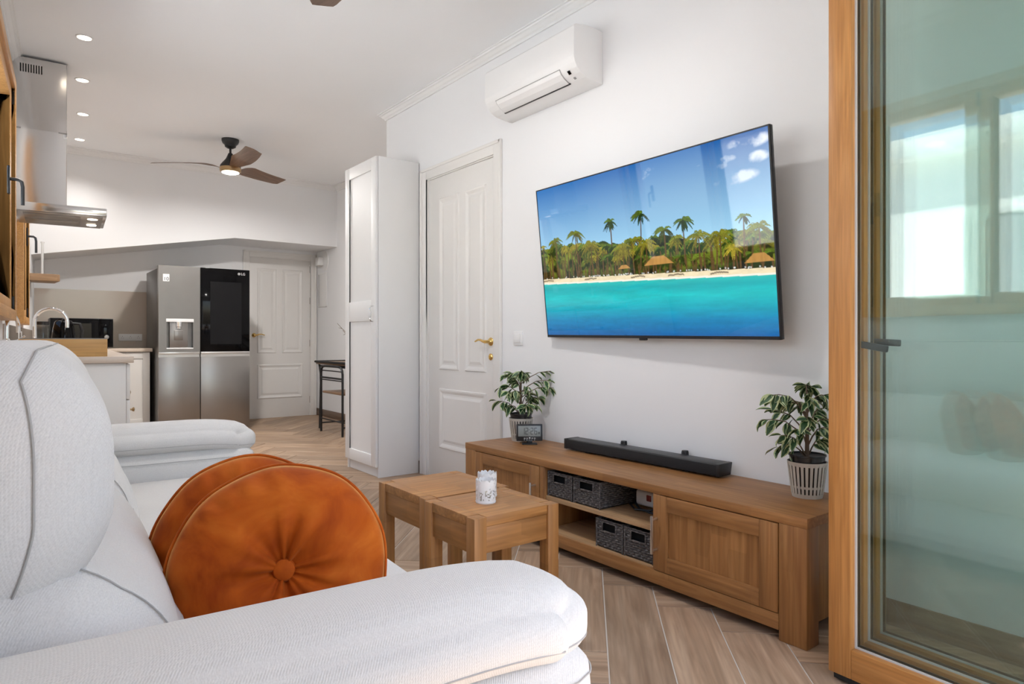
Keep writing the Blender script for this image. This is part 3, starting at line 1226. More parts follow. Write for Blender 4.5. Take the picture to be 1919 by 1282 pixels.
def make_basket(label, x0, y0, z0, w, h, dep):
    t = thing('wicker_basket', label, 'basket', (x0, y0, z0), 0, 'dark wicker baskets in the television stand')
    hole = (w * .25, w * .74, h * .62, h * .92)
    for nm, len_, fn, ho in (('woven_front', w, lambda u, v, d: (-d, u, v), hole), ('woven_back', w, lambda u, v, d: (dep + d, u, v), None),
                             ('woven_side', dep, lambda u, v, d: (u, -d, v), None), ('woven_side', dep, lambda u, v, d: (u, w + d, v), None)):
        b = B()
        weave_panel(b, 0, len_, 0.004, h, fn, ho)
        b.build(nm, 'wicker', t)
    b = B()
    b.tube([(-0.003, 0, h), (-0.003, w, h), (dep + .003, w, h), (dep + .003, 0, h)], 0.0035, 8, closed=True)
    for (x, y) in ((-0.002, 0), (-0.002, w), (dep, 0), (dep, w)):
        b.cyl((x, y, 0), (x, y, h), 0.0032, seg=8)
    b.build('rim', 'wicker', t)
    b = B()
    b.frame('x', -0.006, 0.002, hole[0] - .004, hole[1] + .004, hole[2] - .004, hole[3] + .004, 0.005, 0.001)
    b.build('grip_frame', 'wicker', t)
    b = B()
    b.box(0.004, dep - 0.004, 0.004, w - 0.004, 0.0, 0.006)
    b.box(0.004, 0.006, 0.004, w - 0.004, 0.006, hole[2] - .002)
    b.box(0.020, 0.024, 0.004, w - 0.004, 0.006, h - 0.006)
    b.build('inner_shade', 'dark_void', t)  # near-black boards stand in for the shade seen through the grip hole
    return t


_sx = ST_X0 + 0.022
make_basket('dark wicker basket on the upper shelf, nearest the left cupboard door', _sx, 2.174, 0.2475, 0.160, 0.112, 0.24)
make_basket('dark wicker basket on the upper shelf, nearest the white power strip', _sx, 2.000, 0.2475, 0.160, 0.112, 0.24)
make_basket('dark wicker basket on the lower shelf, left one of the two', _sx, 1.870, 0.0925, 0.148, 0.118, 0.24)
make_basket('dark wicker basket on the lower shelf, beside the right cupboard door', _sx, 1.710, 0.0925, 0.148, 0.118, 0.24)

# ---- power strip
t = thing('power_strip', 'white power strip with a red switch on the upper shelf', 'power strip', (2.16, 1.74, 0.2475))
b = B(); b.box(0, 0.055, 0, 0.21, 0.010, 0.075, 0.012, 3); b.build('strip_body', 'plastic_white', t)
b = B(); b.box(-0.003, 0.004, 0.120, 0.145, 0.036, 0.062, 0.002); b.build('rocker_switch', 'red_switch', t)
b = B(); b.tube([(-0.01, 0.20, 0.02), (-0.035, 0.15, 0.006), (-0.05, 0.07, 0.006), (-0.04, -0.01, 0.006), (0.03, -0.035, 0.006), (0.12, -0.038, 0.01)], 0.005, 8)
b.tube([(-0.012, 0.06, 0.03), (-0.04, 0.09, 0.012), (-0.055, 0.16, 0.006), (0.0, 0.24, 0.006), (0.1, 0.25, 0.006)], 0.004, 8); b.build('cable', 'black_plastic', t)

# ---- sound bar
t = thing('soundbar', 'long black soundbar lying on the television stand', 'soundbar', (2.30, 1.600, ST_Z), R(1.2))
b = B()
b.prism([(-0.028, 0.006), (0.050, 0.006), (0.058, 0.056), (-0.028, 0.056), (-0.034, 0.050), (-0.034, 0.012)], 'y', 0.02, 0.885, 0.002)
b.build('casing', 'black_plastic', t)
b = B(); b.box(-0.038, -0.030, 0.012, 0.893, 0.009, 0.053, 0.003); b.build('grille', 'black_cloth', t)
for y in (0.0, 0.885):
    b = B(); b.prism([(-0.037, 0.006), (0.046, 0.006), (0.058, 0.057), (-0.037, 0.057)], 'y', y, y + 0.02, 0.003); b.build('end_cap', 'black_plastic', t)
for y in (0.16, 0.74):
    b = B(); b.box(-0.02, 0.04, y, y + 0.03, 0.0, 0.0065); b.build('foot', 'rubber', t)
for y in (0.245, 0.60):
    b = B(); b.lathe([(0.0, 0.070), (0.014, 0.070), (0.016, 0.062), (0.016, 0.0)], (0.072, y, 0), 18, 'z', False, True); b.build('cable_plug', 'black_plastic', t)

# ---- clock
t = thing('desk_clock', 'small black digital clock with grey display reading 12:26', 'clock', (2.215, 2.745, ST_Z), R(-36))
b = B(); b.box(-0.040, 0.040, -0.030, 0.030, 0, 0.005, 0.002); b.box(-0.015, 0.015, -0.006, 0.006, 0.004, 0.022, 0.003); b.build('foot', 'black_plastic', t)
b = B()
b.box(-0.070, 0.070, 0.0, 0.020, 0.016, 0.106, 0.004)
case = b.build('clock_case', 'black_plastic', t); case.rotation_euler = (R(-8), 0, 0)
b = B(); b.box(-0.060, 0.060, -0.0015, 0.001, 0.040, 0.096, 0.001); lcd = b.build('display', 'lcd_grey', case)


def seven(b, ch, x, z, w, h):
    s = 0.0034
    seg = {'1': 'bc', '2': 'abged', '6': 'afgedc'}[ch]
    m = z + h / 2
    sh = {'a': (x, x + w, z + h - s, z + h), 'd': (x, x + w, z, z + s), 'g': (x, x + w, m - s / 2, m + s / 2),
          'b': (x + w - s, x + w, m, z + h), 'c': (x + w - s, x + w, z, m), 'f': (x, x + s, m, z + h), 'e': (x, x + s, z, m)}
    for k_ in seg:
        a = sh[k_]
        b.box(a[0] + .0004, a[1] - .0004, -0.0022, -0.0014, a[2] + .0004, a[3] - .0004)


b = B()
for ch, x in zip('1226', (-0.040, -0.022, 0.006, 0.026)):
    seven(b, ch, x, 0.050, 0.015, 0.036)
b.box(-0.003, 0.000, -0.0022, -0.0014, 0.058, 0.061); b.box(-0.003, 0.000, -0.0022, -0.0014, 0.074, 0.077)
b.box(0.047, 0.050, -0.0022, -0.0014, 0.052, 0.064); b.box(0.052, 0.055, -0.0022, -0.0014, 0.052, 0.064)
b.build('digits', 'lcd_ink', lcd)
for i in range(5):
    b = B(); b.box(-0.030 + i * 0.0135, -0.022 + i * 0.0135, -0.003, 0.001, 0.029, 0.032 if i != 2 else 0.035, 0.0006); b.build('button', 'plastic_white', case)
for i in range(5):
    b = B(); b.box(-0.030 + i * 0.0135, -0.024 + i * 0.0135, -0.003, 0.001, 0.021, 0.0235, 0.0006); b.build('button', 'plastic_white', case)


# ---- potted ficus
def leaf_mesh(seed):
    rng = random.Random(seed)
    Ln, Wd = 1.0, 0.25
    rows = 7
    vs, fs, mi = [], [], []
    for i in range(rows + 1):
        f = i / rows
        hw = Wd * (math.sin(PI * min(1, f * .94 + .03)) ** 0.8) * (1 - .25 * f) * 1.1
        z = -0.28 * f * f + 0.02 * math.sin(f * 9)
        for u in (-1, -.62 + rng.uniform(-.14, .14), 0, .62 + rng.uniform(-.14, .14), 1):
            vs.append((f * Ln, u * hw, z + 0.10 * abs(u) * hw / Wd + (0.03 * math.sin(7 * f + u * 3) if abs(u) == 1 else 0)))
    for i in range(rows):
        for j in range(4):
            a = i * 5 + j
            fs.append((a, a + 1, a + 6, a + 5))
            mi.append(0 if j in (1, 2) else 1)
    me = bpy.data.meshes.new('leaf')
    me.from_pydata(vs, [], fs)
    me.materials.append(mat('leaf_green')); me.materials.append(mat('leaf_cream'))
    me.polygons.foreach_set('material_index', mi)
    me.polygons.foreach_set('use_smooth', [True] * len(fs))
    return me


LEAVES = [leaf_mesh(i) for i in range(4)]


def ficus(label, loc, seed, tips, s=1.0):
    """tips: ends of the twigs (dx, dy, dz from the pot base)"""
    rng = random.Random(seed)
    t = thing('potted_ficus', label, 'potted plant', loc, 0, 'variegated ficus plants on the television stand')
    b = B()
    b.lathe([(0.046, 0.004), (0.060, 0.150), (0.063, 0.151), (0.063, 0.146), (0.056, 0.144), (0.0, 0.120)], (0, 0, 0), 32, 'z', True, False)
    pot = b.build('inner_pot', 'black_plastic', t)
    b = B()
    n = 26
    for i in range(n):
        a = 2 * PI * i / n
        da = 0.074
        p = []
        for (r, z) in ((0.050, 0.012), (0.063, 0.118)):
            for rr in (r, r + 0.003):
                for s_ in (-1, 1):
                    p.append((rr * math.cos(a + s_ * da), rr * math.sin(a + s_ * da), z))
        tm = bmesh.new()
        v = [tm.verts.new(q) for q in p]
        for f in ((0, 1, 3, 2), (4, 6, 7, 5), (0, 4, 5, 1), (2, 3, 7, 6), (0, 2, 6, 4), (1, 5, 7, 3)):
            tm.faces.new([v[q] for q in f])
        b.merge(tm)
    b.lathe([(0.0615, 0.112), (0.0645, 0.112), (0.0665, 0.126), (0.0635, 0.126), (0.0615, 0.112)], (0, 0, 0), 40, 'z', False, False)
    b.lathe([(0.0, 0.0), (0.050, 0.0), (0.053, 0.014), (0.049, 0.014), (0.0, 0.003)], (0, 0, 0), 40, 'z', False, False)
    b.lathe([(0.0515, 0.034), (0.0545, 0.034), (0.0555, 0.042), (0.0520, 0.042), (0.0515, 0.034)], (0, 0, 0), 40, 'z', False, False)
    b.build('slatted_cover', 'pot_cream', t)
    b = B(); b.lathe([(0.0, 0.136), (0.03, 0.135), (0.057, 0.132)], (0, 0, 0), 24, 'z', False, False); b.build('soil', 'soil', t)
    trunk = [(0, 0, 0.12), (0.003, 0.002, 0.18), (-0.004, -0.002, 0.24), (0.002, 0.003, 0.31), (0.0, 0.0, 0.37)]
    b = B(); b.tube(trunk, [0.0085, 0.0075, 0.0065, 0.005, 0.003], 8)
    ends = []
    for (x, y, z) in tips:
        f = max(0.05, min(0.95, (z - 0.20) / 0.22 + rng.uniform(-.1, .1)))
        k_ = f * 4
        i = min(3, int(k_))
        p0 = Vector(trunk[i]).lerp(Vector(trunk[i + 1]), k_ - i)
        p2 = Vector((x, y, z))
        p1 = p0.lerp(p2, .5) + Vector((0, 0, 0.03))
        b.tube([p0, p0.lerp(p1, .5) + Vector((0, 0, .006)), p1, p1.lerp(p2, .6) + Vector((0, 0, .004)), p2], [0.003, 0.0026, 0.002, 0.0016, 0.001], 6)
        ends.append((p0, p1, p2))
    b.build('stem', 'bark', t)
    for (p0, p1, p2) in ends:
        d = (p2 - p0); d.z *= .4
        az0 = math.atan2(d.y, d.x)
        nq = rng.choice((9, 10, 11))
        for q in range(nq):
            f = 0.40 + 0.62 * q / (nq - 1)
            p = p1.lerp(p2, max(0, (f - .5) * 2)) if f > .5 else p0.lerp(p1, f * 2)
            o = bpy.data.objects.new('leaf', LEAVES[rng.randrange(4)])
            COL.objects.link(o)
            o.parent = t
            az = az0 + rng.choice((-1, 1)) * rng.uniform(.15, 1.25)
            o.location = p
            o.rotation_euler = (rng.uniform(-.8, .8), rng.uniform(-0.25, 1.05), az)
            L_ = rng.uniform(.038, .060) * s
            o.scale = (L_, L_ * rng.uniform(.9, 1.25), L_)
    return t


def right_dir(r, f, z):
    """offset r to the right and f away as seen from the sofa end"""
    return (r * math.cos(YAW) + f * math.sin(YAW), -r * math.sin(YAW) + f * math.cos(YAW), z)


ficus('variegated ficus in a slatted pot at the right end of the stand', (2.262, 1.232, ST_Z), 3,
      [right_dir(*p) for p in [(-.125, 0, .36), (-.145, .02, .27), (-.10, -.02, .22), (-.075, .0, .33), (-.09, .03, .17), (-.02, -.05, .36), (.0, .01, .395), (.03, .04, .38), (.055, -.02, .36), (.07, .03, .31), (.085, -.02, .27), (.045, -.06, .25), (-.03, -.07, .28), (.06, .0, .20), (-.06, -.05, .24), (-.10, .05, .30), (-.03, .05, .33)]], 1.0)
ficus('variegated ficus in a slatted pot behind the digital clock', (2.255, 2.870, ST_Z), 8,
      [right_dir(*p) for p in [(-.09, 0, .36), (-.115, .01, .29), (-.13, -.02, .22), (-.07, -.03, .19), (-.05, .02, .37), (.0, -.03, .38), (.02, .03, .36), (.035, -.05, .30), (.05, .02, .25), (.08, -.02, .20), (.10, .01, .24), (.17, .0, .33), (.20, .01, .38), (.19, -.01, .29), (-.03, -.06, .28), (-.07, -.05, .27), (.03, -.07, .20), (-.03, .0, .33)]], 1.05)

# ---- switch by the door
t = thing('light_switch', 'square white light switch on the wall beside the inner door', 'switch', (XT, 3.065, 0.976))
b = B(); b.box(-0.008, 0, -0.042, 0.042, -0.042, 0.042, 0.003); pl = b.build('plate', 'plastic_white', t)
b = B(); b.box(-0.013, -0.006, -0.026, 0.026, -0.026, 0.026, 0.002); b.build('rocker', 'plastic_white', t)

# ---- air conditioner
t = thing('air_conditioner', 'white wall-mounted air conditioner below the ceiling', 'air conditioner', (XT, 2.375, 2.255))
prof = [(0, 0), (0, .265), (-.06, .272), (-.13, .268), (-.185, .258), (-.198, .245), (-.200, .10), (-.193, .072), (-.178, .048), (-.155, .028), (-.12, .012), (-.06, .003)]
b = B(); b.prism(prof, 'y', 0, 0.755, 0.004); b.build('casing', 'ac_white', t)
b = B()
b.prism([(-.1915, .0615), (-.181, .043), (-.158, .024), (-.124, .0075), (-.122, .0145), (-.155, .0315), (-.177, .050), (-.187, .066)], 'y', 0.115, 0.655, 0.0008)
fl = b.build('louvre_flap', 'ac_white', t)
b = B()
b.box(-0.127, -0.118, 0.108, 0.660, 0.006, 0.0125, 0.001)
b.build('air_slot', 'black_plastic', t)
b = B()
for y in (0.112, 0.656):
    b.tube([(-.1915, y, .0640), (-.181, y, .0455), (-.158, y, .0265), (-.124, y, .0100)], 0.0014, 6)
b.tube([(-.1925, 0.112, .0645), (-.1925, 0.656, .0645)], 0.0014, 6)
b.build('flap_gap', 'seam_grey', t)
b = B(); b.obox((-.172, 0.062, .0385), (.010, .008, .002), Matrix.Rotation(R(45), 3, 'Y'), 0.0005); b.build('display', 'black_gloss', t)
b = B(); b.obox((-.140, 0.055, .0165), (.006, .006, .002), Matrix.Rotation(R(28), 3, 'Y'), 0.0005); b.build('sensor', 'seam_grey', t)

# ---- tall cabinet
t = thing('tall_cabinet', 'tall narrow white wardrobe cabinet with panelled door', 'cabinet', (2.046, 4.237, 0))
b = B()
b.box(0.018, 0.340, 0.0, 0.018, 0.0, 2.252, 0.001)
b.box(0.018, 0.340, 0.508, 0.526, 0.0, 2.252, 0.001)
b.box(0.018, 0.340, 0.018, 0.508, 2.234, 2.252, 0.001)
b.box(0.018, 0.340, 0.018, 0.508, 0.07, 0.088)
b.box(0.330, 0.340, 0.018, 0.508, 0.0, 2.234)
b.build('carcass', 'cabinet_white', t)
b = B(); b.box(0.030, 0.042, 0.018, 0.508, 0.0, 0.07); b.build('plinth', 'cabinet_white', t)
b = B()
wd = 0.075
b.box(-0.002, 0.016, 0.002, 0.002 + wd, 0.075, 2.250, 0.002)
b.box(-0.002, 0.016, 0.524 - wd, 0.524, 0.075, 2.250, 0.002)
for z0, z1 in ((0.075, 0.155), (1.10, 1.245), (2.165, 2.250)):
    b.box(-0.002, 0.016, 0.002 + wd, 0.524 - wd, z0, z1, 0.002)
dr = b.build('door', 'cabinet_white', t)
for z0, z1 in ((0.155, 1.10), (1.245, 2.165)):
    b = B(); b.box(0.008, 0.014, 0.075, 0.452, z0 - 0.004, z1 + 0.004); b.build('door_panel', 'cabinet_white', dr)
b = B()
hy = 0.040
b.tube([(0, hy, 1.095), (-0.022, hy, 1.10), (-0.030, hy, 1.115), (-0.030, hy, 1.185), (-0.022, hy, 1.20), (0, hy, 1.205)], 0.0055, 10)
hd = b.build('handle', 'chrome', dr)
b = B(); b.lathe([(0.006, 0.0), (0.011, 0.012), (0.013, 0.030), (0.011, 0.048), (0.006, 0.060)], (-0.030, hy, 1.120), 18); b.build('grip', 'plastic_white', hd)


# ================================================================== NEST OF TABLES AND CANDLE HOLDERS
def side_table(label, x0, y0, w, d, h):
    t = thing('side_table', label, 'table', (x0, y0, 0), 0, 'small oak side tables standing together')
    lg = 0.045
    b = B()
    for (a, c) in ((0, 0), (w - lg, 0), (0, d - lg), (w - lg, d - lg)):
        l = B(); l.box(a, a + lg, c, c + lg, 0, h, 0.002); l.build('leg', 'table_z', t)
    # slab notched round the legs
    z0, z1 = h - 0.030, h + 0.001
    b.box(lg + .001, w - lg - .001, 0.004, d - 0.004, z0, z1, 0.002)
    b.box(0.004, lg + .002, lg + .001, d - lg - .001, z0, z1, 0.002)
    b.box(w - lg - .002, w - 0.004, lg + .001, d - lg - .001, z0, z1, 0.002)
    b.build('tabletop', 'table_x', t)
    for (x, y, xx, yy, m) in ((lg, 0.008, w - lg, 0.028, 'table_x'), (lg, d - 0.028, w - lg, d - 0.008, 'table_x'), (0.008, lg, 0.028, d - lg, 'table_y'), (w - 0.028, lg, w - 0.008, d - lg, 'table_y')):
        a = B(); a.box(x, xx, y, yy, h - 0.112, h - 0.031, 0.002); a.build('apron', m, t)
    return t


side_table('oak side table with white candle holders standing on it', 1.112, 1.640, 0.335, 0.30, 0.430)
side_table('empty oak side table behind the one with candle holders', 1.122, 1.946, 0.350, 0.355, 0.430)


def candle(label, loc, r, h, seed):
    rng = random.Random(seed)
    t = thing('candle_holder', label, 'candle holder', loc, 0, 'white lace candle holders on the side table')
    n, m = 56, 16
    tm = bmesh.new()
    vs = []
    for j in range(m + 1):
        row = []
        for i in range(n):
            a = 2 * PI * i / n
            top = h * (0.90 + 0.055 * abs(math.sin(a * 7)) + 0.05 * abs(math.sin(a * 3.5)))
            z = 0.002 + (top - 0.002) * j / m
            row.append(tm.verts.new((r * math.cos(a), r * math.sin(a), z)))
        vs.append(row)
    for j in range(m):
        for i in range(n):
            if 2 <= j <= m - 3 and rng.random() < (0.36 if j < m * .55 else 0.16) and (i % 7) not in (0,):
                continue
            tm.faces.new((vs[j][i], vs[j][(i + 1) % n], vs[j + 1][(i + 1) % n], vs[j + 1][i]))
    bmesh.ops.solidify(tm, geom=list(tm.faces), thickness=0.0012)
    b = B(); b.merge(tm); b.build('lace_shell', 'lace_white', t)
    b = B(); b.lathe([(0.0, 0.0), (r, 0.0), (r + .001, 0.005), (r - .001, 0.006), (0.0, 0.004)], (0, 0, 0), 40, 'z', False, False); b.build('base', 'lace_white', t)
    b = B(); b.lathe([(r * .55, 0.005), (r * .56, h * .40), (r * .50, h * .42), (0.0, h * .41)], (0, 0, 0), 32, 'z', True, False); b.build('candle', 'pot_cream', t)
    return t


candle('front white lace candle holder with scalloped rim', (1.262, 1.795, 0.431), 0.033, 0.078, 1)
candle('white lace candle holder half hidden behind the front one', (1.315, 1.862, 0.431), 0.033, 0.084, 2)

# ================================================================== SOFA
SOFA = thing('sofa', 'light grey fabric sofa with thick head cushions and rounded arms', 'sofa', Lw(0, 0, 0), -TH)
A0, A1, BK = 0.70, 2.985, 0.97


def seam(name, pts, parent, r=0.0012, closed=True):
    b = B(); b.tube(pts, r, 6, closed=closed)
    return b.build(name, 'seam_thread', parent)


def ring(c, h, r, axis, f, fn=None, n=72, a0=0, a1=2 * PI, lift=0.0008):
    out = []
    for k_ in range(n if a1 - a0 > 6.28 else n + 1):
        a = a0 + (a1 - a0) * k_ / n
        ca, sa = math.cos(a), math.sin(a)
        m = max(abs(ca), abs(sa))
        ca, sa = ca / m, sa / m
        p = {'x': (f, ca, sa), 'y': (ca, f, sa), 'z': (ca, sa, f)}[axis]
        q = rmap(Vector(p), h, r)
        if fn:
            q = fn(Vector(p), q)
        q = q + q.normalized() * lift
        out.append(Vector(c) + q)
    return out


b = B(); b.box(0.05, 0.90, A0 + 0.03, A1 - 0.03, 0.055, 0.30, 0.03, 3); b.build('base', 'sofa_fabric', SOFA)
b = B(); b.box(0.012, 0.20, A0 + 0.05, A1 - 0.05, 0.10, 0.80, 0.05, 4); b.build('back_frame', 'sofa_fabric', SOFA)
for x in (0.10, 0.84):
    for y in (A0 + 0.08, A1 - 0.08):
        b = B(); b.cyl((x, y, 0), (x, y, 0.06), 0.018, 0.024, 14); b.build('foot', 'black_plastic', SOFA)
MID = (A0 + A1) / 2
IN0, IN1 = A0 + 0.205, A1 - 0.205
for (y0, y1) in ((IN0, MID), (MID, IN1)):
    c = (0.645, (y0 + y1) / 2, 0.365)
    h = (0.325, (y1 - y0) / 2 - 0.002, 0.085)

    def fseat(p, q):
        return q + Vector((0, 0, 0.016 * (1 - p.x ** 2) * (1 - p.y ** 2) if p.z > 0 else 0))
    b = B(); b.rbox(c, h, 0.065, 12, fseat); s = b.build('seat_cushion', 'sofa_fabric', SOFA, angle=80)
    seam('seam', ring(c, h, 0.065, 'z', -0.35, fseat), s)

    # lower back cushion
    c = (0.300, (y0 + y1) / 2, 0.545)
    h = (0.175, (y1 - y0) / 2 + 0.012, 0.165)

    def flum(p, q):
        lean = -0.17 * (q.z / 0.165 + 1) * 0.5
        bul = 0.022 * (1 - p.y ** 2) * (1 - p.z ** 2) if p.x > 0 else 0
        return q + Vector((lean * (0.55 if p.x > 0 else 0.2) + bul, 0, -0.02 * p.x * (1 if p.z > 0 else 0)))
    b = B(); b.rbox(c, h, (0.12, 0.10, 0.12), 16, flum); s = b.build('lumbar_cushion', 'sofa_fabric', SOFA, angle=80)
    seam('seam', ring(c, h, (0.12, 0.10, 0.12), 'y', -0.80, flum), s)

    # head cushion
    c = (0.205, (y0 + y1) / 2, 0.790)
    h = (0.140, (y1 - y0) / 2 - 0.004, 0.178)

    def fhead(p, q):
        zz = q.z / 0.178
        return q + Vector((0.012 * (1 - p.y ** 2) * (1 - zz ** 2) - (0.030 * (-zz - 0.2) if zz < -0.2 else 0.0) * (1 if p.x > 0 else 0), 0, 0.0))
    b = B(); b.rbox(c, h, (0.125, 0.085, 0.145), 18, fhead); s = b.build('head_cushion', 'sofa_fabric', SOFA, angle=80)
    seam('seam', ring(c, h, (0.125, 0.085, 0.145), 'x', 0.40, fhead, n=120, lift=0.0016), s, 0.0014)
for sgn, y0, y1 in ((-1, A0 - 0.012, A0 + 0.205), (1, A1 - 0.205, A1 + 0.012)):
    c = (0.505, (y0 + y1) / 2, 0.29)
    h = (0.425, (y1 - y0) / 2 - 0.003, 0.258)
    b = B(); b.rbox(c, h, (0.075, 0.065, 0.05), 12); arm = b.build('armrest', 'sofa_fabric', SOFA, angle=80)
    seam('seam', ring(c, h, (0.075, 0.065, 0.05), 'z', 0.80), arm)
    c = (0.485, (y0 + y1) / 2, 0.580)
    h = (0.455, (y1 - y0) / 2, 0.048)

    def fpad(p, q):
        dome = 0.022 * (1 - p.y ** 2) * (1 - 0.6 * max(0, p.x) ** 4) if p.z > 0 else 0.0
        drop = -0.020 * max(0, (p.x - 0.35)) ** 2 / 0.42
        rnd = -0.050 * (abs(p.y) ** 2.2) * (max(0, p.x) ** 3)
        return q + Vector((rnd, 0, dome + drop))
    b = B(); b.rbox(c, h, (0.085, 0.070, 0.044), 20, fpad); pad = b.build('arm_pad', 'sofa_fabric', arm, angle=80)
    seam('seam', ring(c, h, (0.085, 0.070, 0.044), 'z', -0.25, fpad), pad)


# ---- round velvet cushions
def cushion(label, cen, R_, T_, spin, seed, nrm):
    rng = random.Random(seed)
    n = Vector(nrm).normalized()
    zaxis = Vector((0, 0, 1))
    xa = zaxis.cross(n).normalized()
    ya = n.cross(xa)
    base = Vector(cen) - Vector((0, 0, R_ * 0.93))
    t = thing('round_cushion', label, 'cushion', base, 0, 'round orange velvet cushions on the sofa')
    m = (Matrix.Translation(Vector(cen) - base) @ Matrix((xa, ya, n)).transposed().to_4x4() @ Matrix.Rotation(spin, 4, 'Z'))
    NA, NR = 144, 22
    ph = [rng.uniform(0, 2 * PI) for _ in range(8)]
    b = B()
    for side in (1, -1):
        rows = []
        for j in range(NR + 1):
            f = 0.07 + 0.93 * j / NR
            row = []
            for i in range(NA):
                a = 2 * PI * i / NA
                prof = (max(0.0, 1 - f ** 2.5)) ** 0.62
                dim = -0.60 * math.exp(-(f / 0.24) ** 1.3)
                pl = (0.50 * math.sin(a * 7 + ph[0] + 1.3 * math.sin(a * 2 + ph[4])) + 0.30 * math.sin(a * 13 + ph[1] + math.sin(a)) + 0.45 * math.sin(a * 4 + ph[2]))
                pk = 0.105 * (math.copysign(abs(pl) ** 0.7, pl) - 0.2) * math.exp(-((f - 0.28) / 0.27) ** 2)
                ek = 0.055 * (0.6 * math.sin(a * 23 + ph[3] + 2 * math.sin(a * 3)) + 0.6 * math.sin(a * 13 + ph[5])) * math.exp(-((f - 0.90) / 0.12) ** 2)
                rad = R_ * f * (1 + 0.012 * math.sin(a * 3 + ph[6]) + 0.005 * math.sin(a * 9 + ph[7]) * f ** 4)
                z = side * T_ * (prof * (1 + dim) + (pk + ek) * (1 if j < NR else 0))
                row.append((rad * math.cos(a), rad * math.sin(a), z))
            rows.append(row)
        b.grid(rows, True)
    bmesh.ops.recalc_face_normals(b.bm, faces=b.bm.faces)
    o = b.build('velvet_cover', 'orange_velvet', t, angle=120); o.matrix_local = m
    for side in (1, -1):
        b = B(); b.lathe([(0.0, 0.010), (0.010, 0.0095), (0.017, 0.006), (0.0195, 0.0), (0.017, -0.006), (0.0, -0.008)], (0, 0, side * T_ * 0.52), 26, 'z', False, False)
        o = b.build('button', 'orange_velvet', t); o.matrix_local = m
    b = B()
    b.tube([(R_ * 1.006 * math.cos(2 * PI * i / 120) * (1 + 0.012 * math.sin(2 * PI * i / 120 * 3 + ph[6]) + 0.005 * math.sin(2 * PI * i / 120 * 9 + ph[7])), R_ * 1.006 * math.sin(2 * PI * i / 120) * (1 + 0.012 * math.sin(2 * PI * i / 120 * 3 + ph[6]) + 0.005 * math.sin(2 * PI * i / 120 * 9 + ph[7])), 0) for i in range(120)], 0.0032, 8, closed=True)
    o = b.build('piping', 'orange_velvet', t); o.matrix_local = m
    return t


cushion('round orange velvet cushion with a button, in front of its twin', (0.388, 1.175, 0.563), 0.183, 0.088, 0.4, 5, (-0.28, -1.0, 0.32))
cushion('round orange velvet cushion mostly hidden behind its twin', (0.378, 1.345, 0.558), 0.178, 0.080, 1.9, 6, (-0.42, -1.0, 0.22))

# ================================================================== FOLDED GLASS BALCONY DOOR
def door_leaf(label, off, handle_y, handle_dx, hz):
    """leaf lies along the room, free edge away from the camera; off = distance behind the first leaf"""
    t = thing('folding_door_leaf', label, 'glass door', (1.872 + off, 0.957, 0.0), -TH, 'leaves of the folded glass balcony door')
    W, Ht, th, st = 0.98, 2.34, 0.056, 0.066
    b = B()
    b.box(0, th, -st, 0, 0.022, Ht, 0.003)
    fr = b.build('free_stile', 'joinery_z', t)
    b = B(); b.box(0, th, -W, -W + st, 0.022, Ht, 0.003); b.build('hinge_stile', 'joinery_z', t)
    b = B(); b.box(0, th, -W + st, -st, 0.022, 0.105, 0.003); b.build('bottom_rail', 'joinery_y', t)
    b = B(); b.box(0, th, -W + st, -st, Ht - 0.09, Ht, 0.003); b.build('top_rail', 'joinery_y', t)
    b = B(); b.frame('x', 0.020, 0.024, -W + st - 0.001, -st + 0.001, 0.104, Ht - 0.089, 0.006); b.build('gasket', 'gasket_grey', t)
    b = B(); b.frame('x', 0.036, 0.040, -W + st - 0.001, -st + 0.001, 0.104, Ht - 0.089, 0.006); b.build('gasket', 'rubber', t)
    b = B(); b.box(0.025, 0.035, -W + st - 0.004, -st + 0.004, 0.100, Ht - 0.086); b.build('pane', 'glass_tint', t)
    b = B(); b.box(0.010, th - 0.010, -W + 0.01, -0.01, 0.004, 0.022, 0.002); b.build('bottom_seal', 'rubber', t)
    if hz:
        b = B()
        hx = th + handle_dx
        b.box(th - 0.004, th + 0.006, -0.052, -0.020, hz - 0.07, hz + 0.07, 0.003)
        b.cyl((th, -0.034, hz), (hx, -0.034, hz), 0.008, seg=12)
        b.obox((hx, -0.078, hz - 0.010), (0.006, 0.055, 0.0095), Matrix.Rotation(R(handle_y), 3, 'X'), 0.003)
        b.build('handle', 'black_metal', fr)
    return t


door_leaf('front leaf of the folded oak-framed glass door, nearest the sofa', 0.0, 10, 0.012, 0.962)
door_leaf('middle leaf of the folded oak-framed glass door', 0.078, 3, 0.012, 0.972)
door_leaf('rear leaf of the folded oak-framed glass door, nearest the wall', 0.156, 0, 0.0, 0)

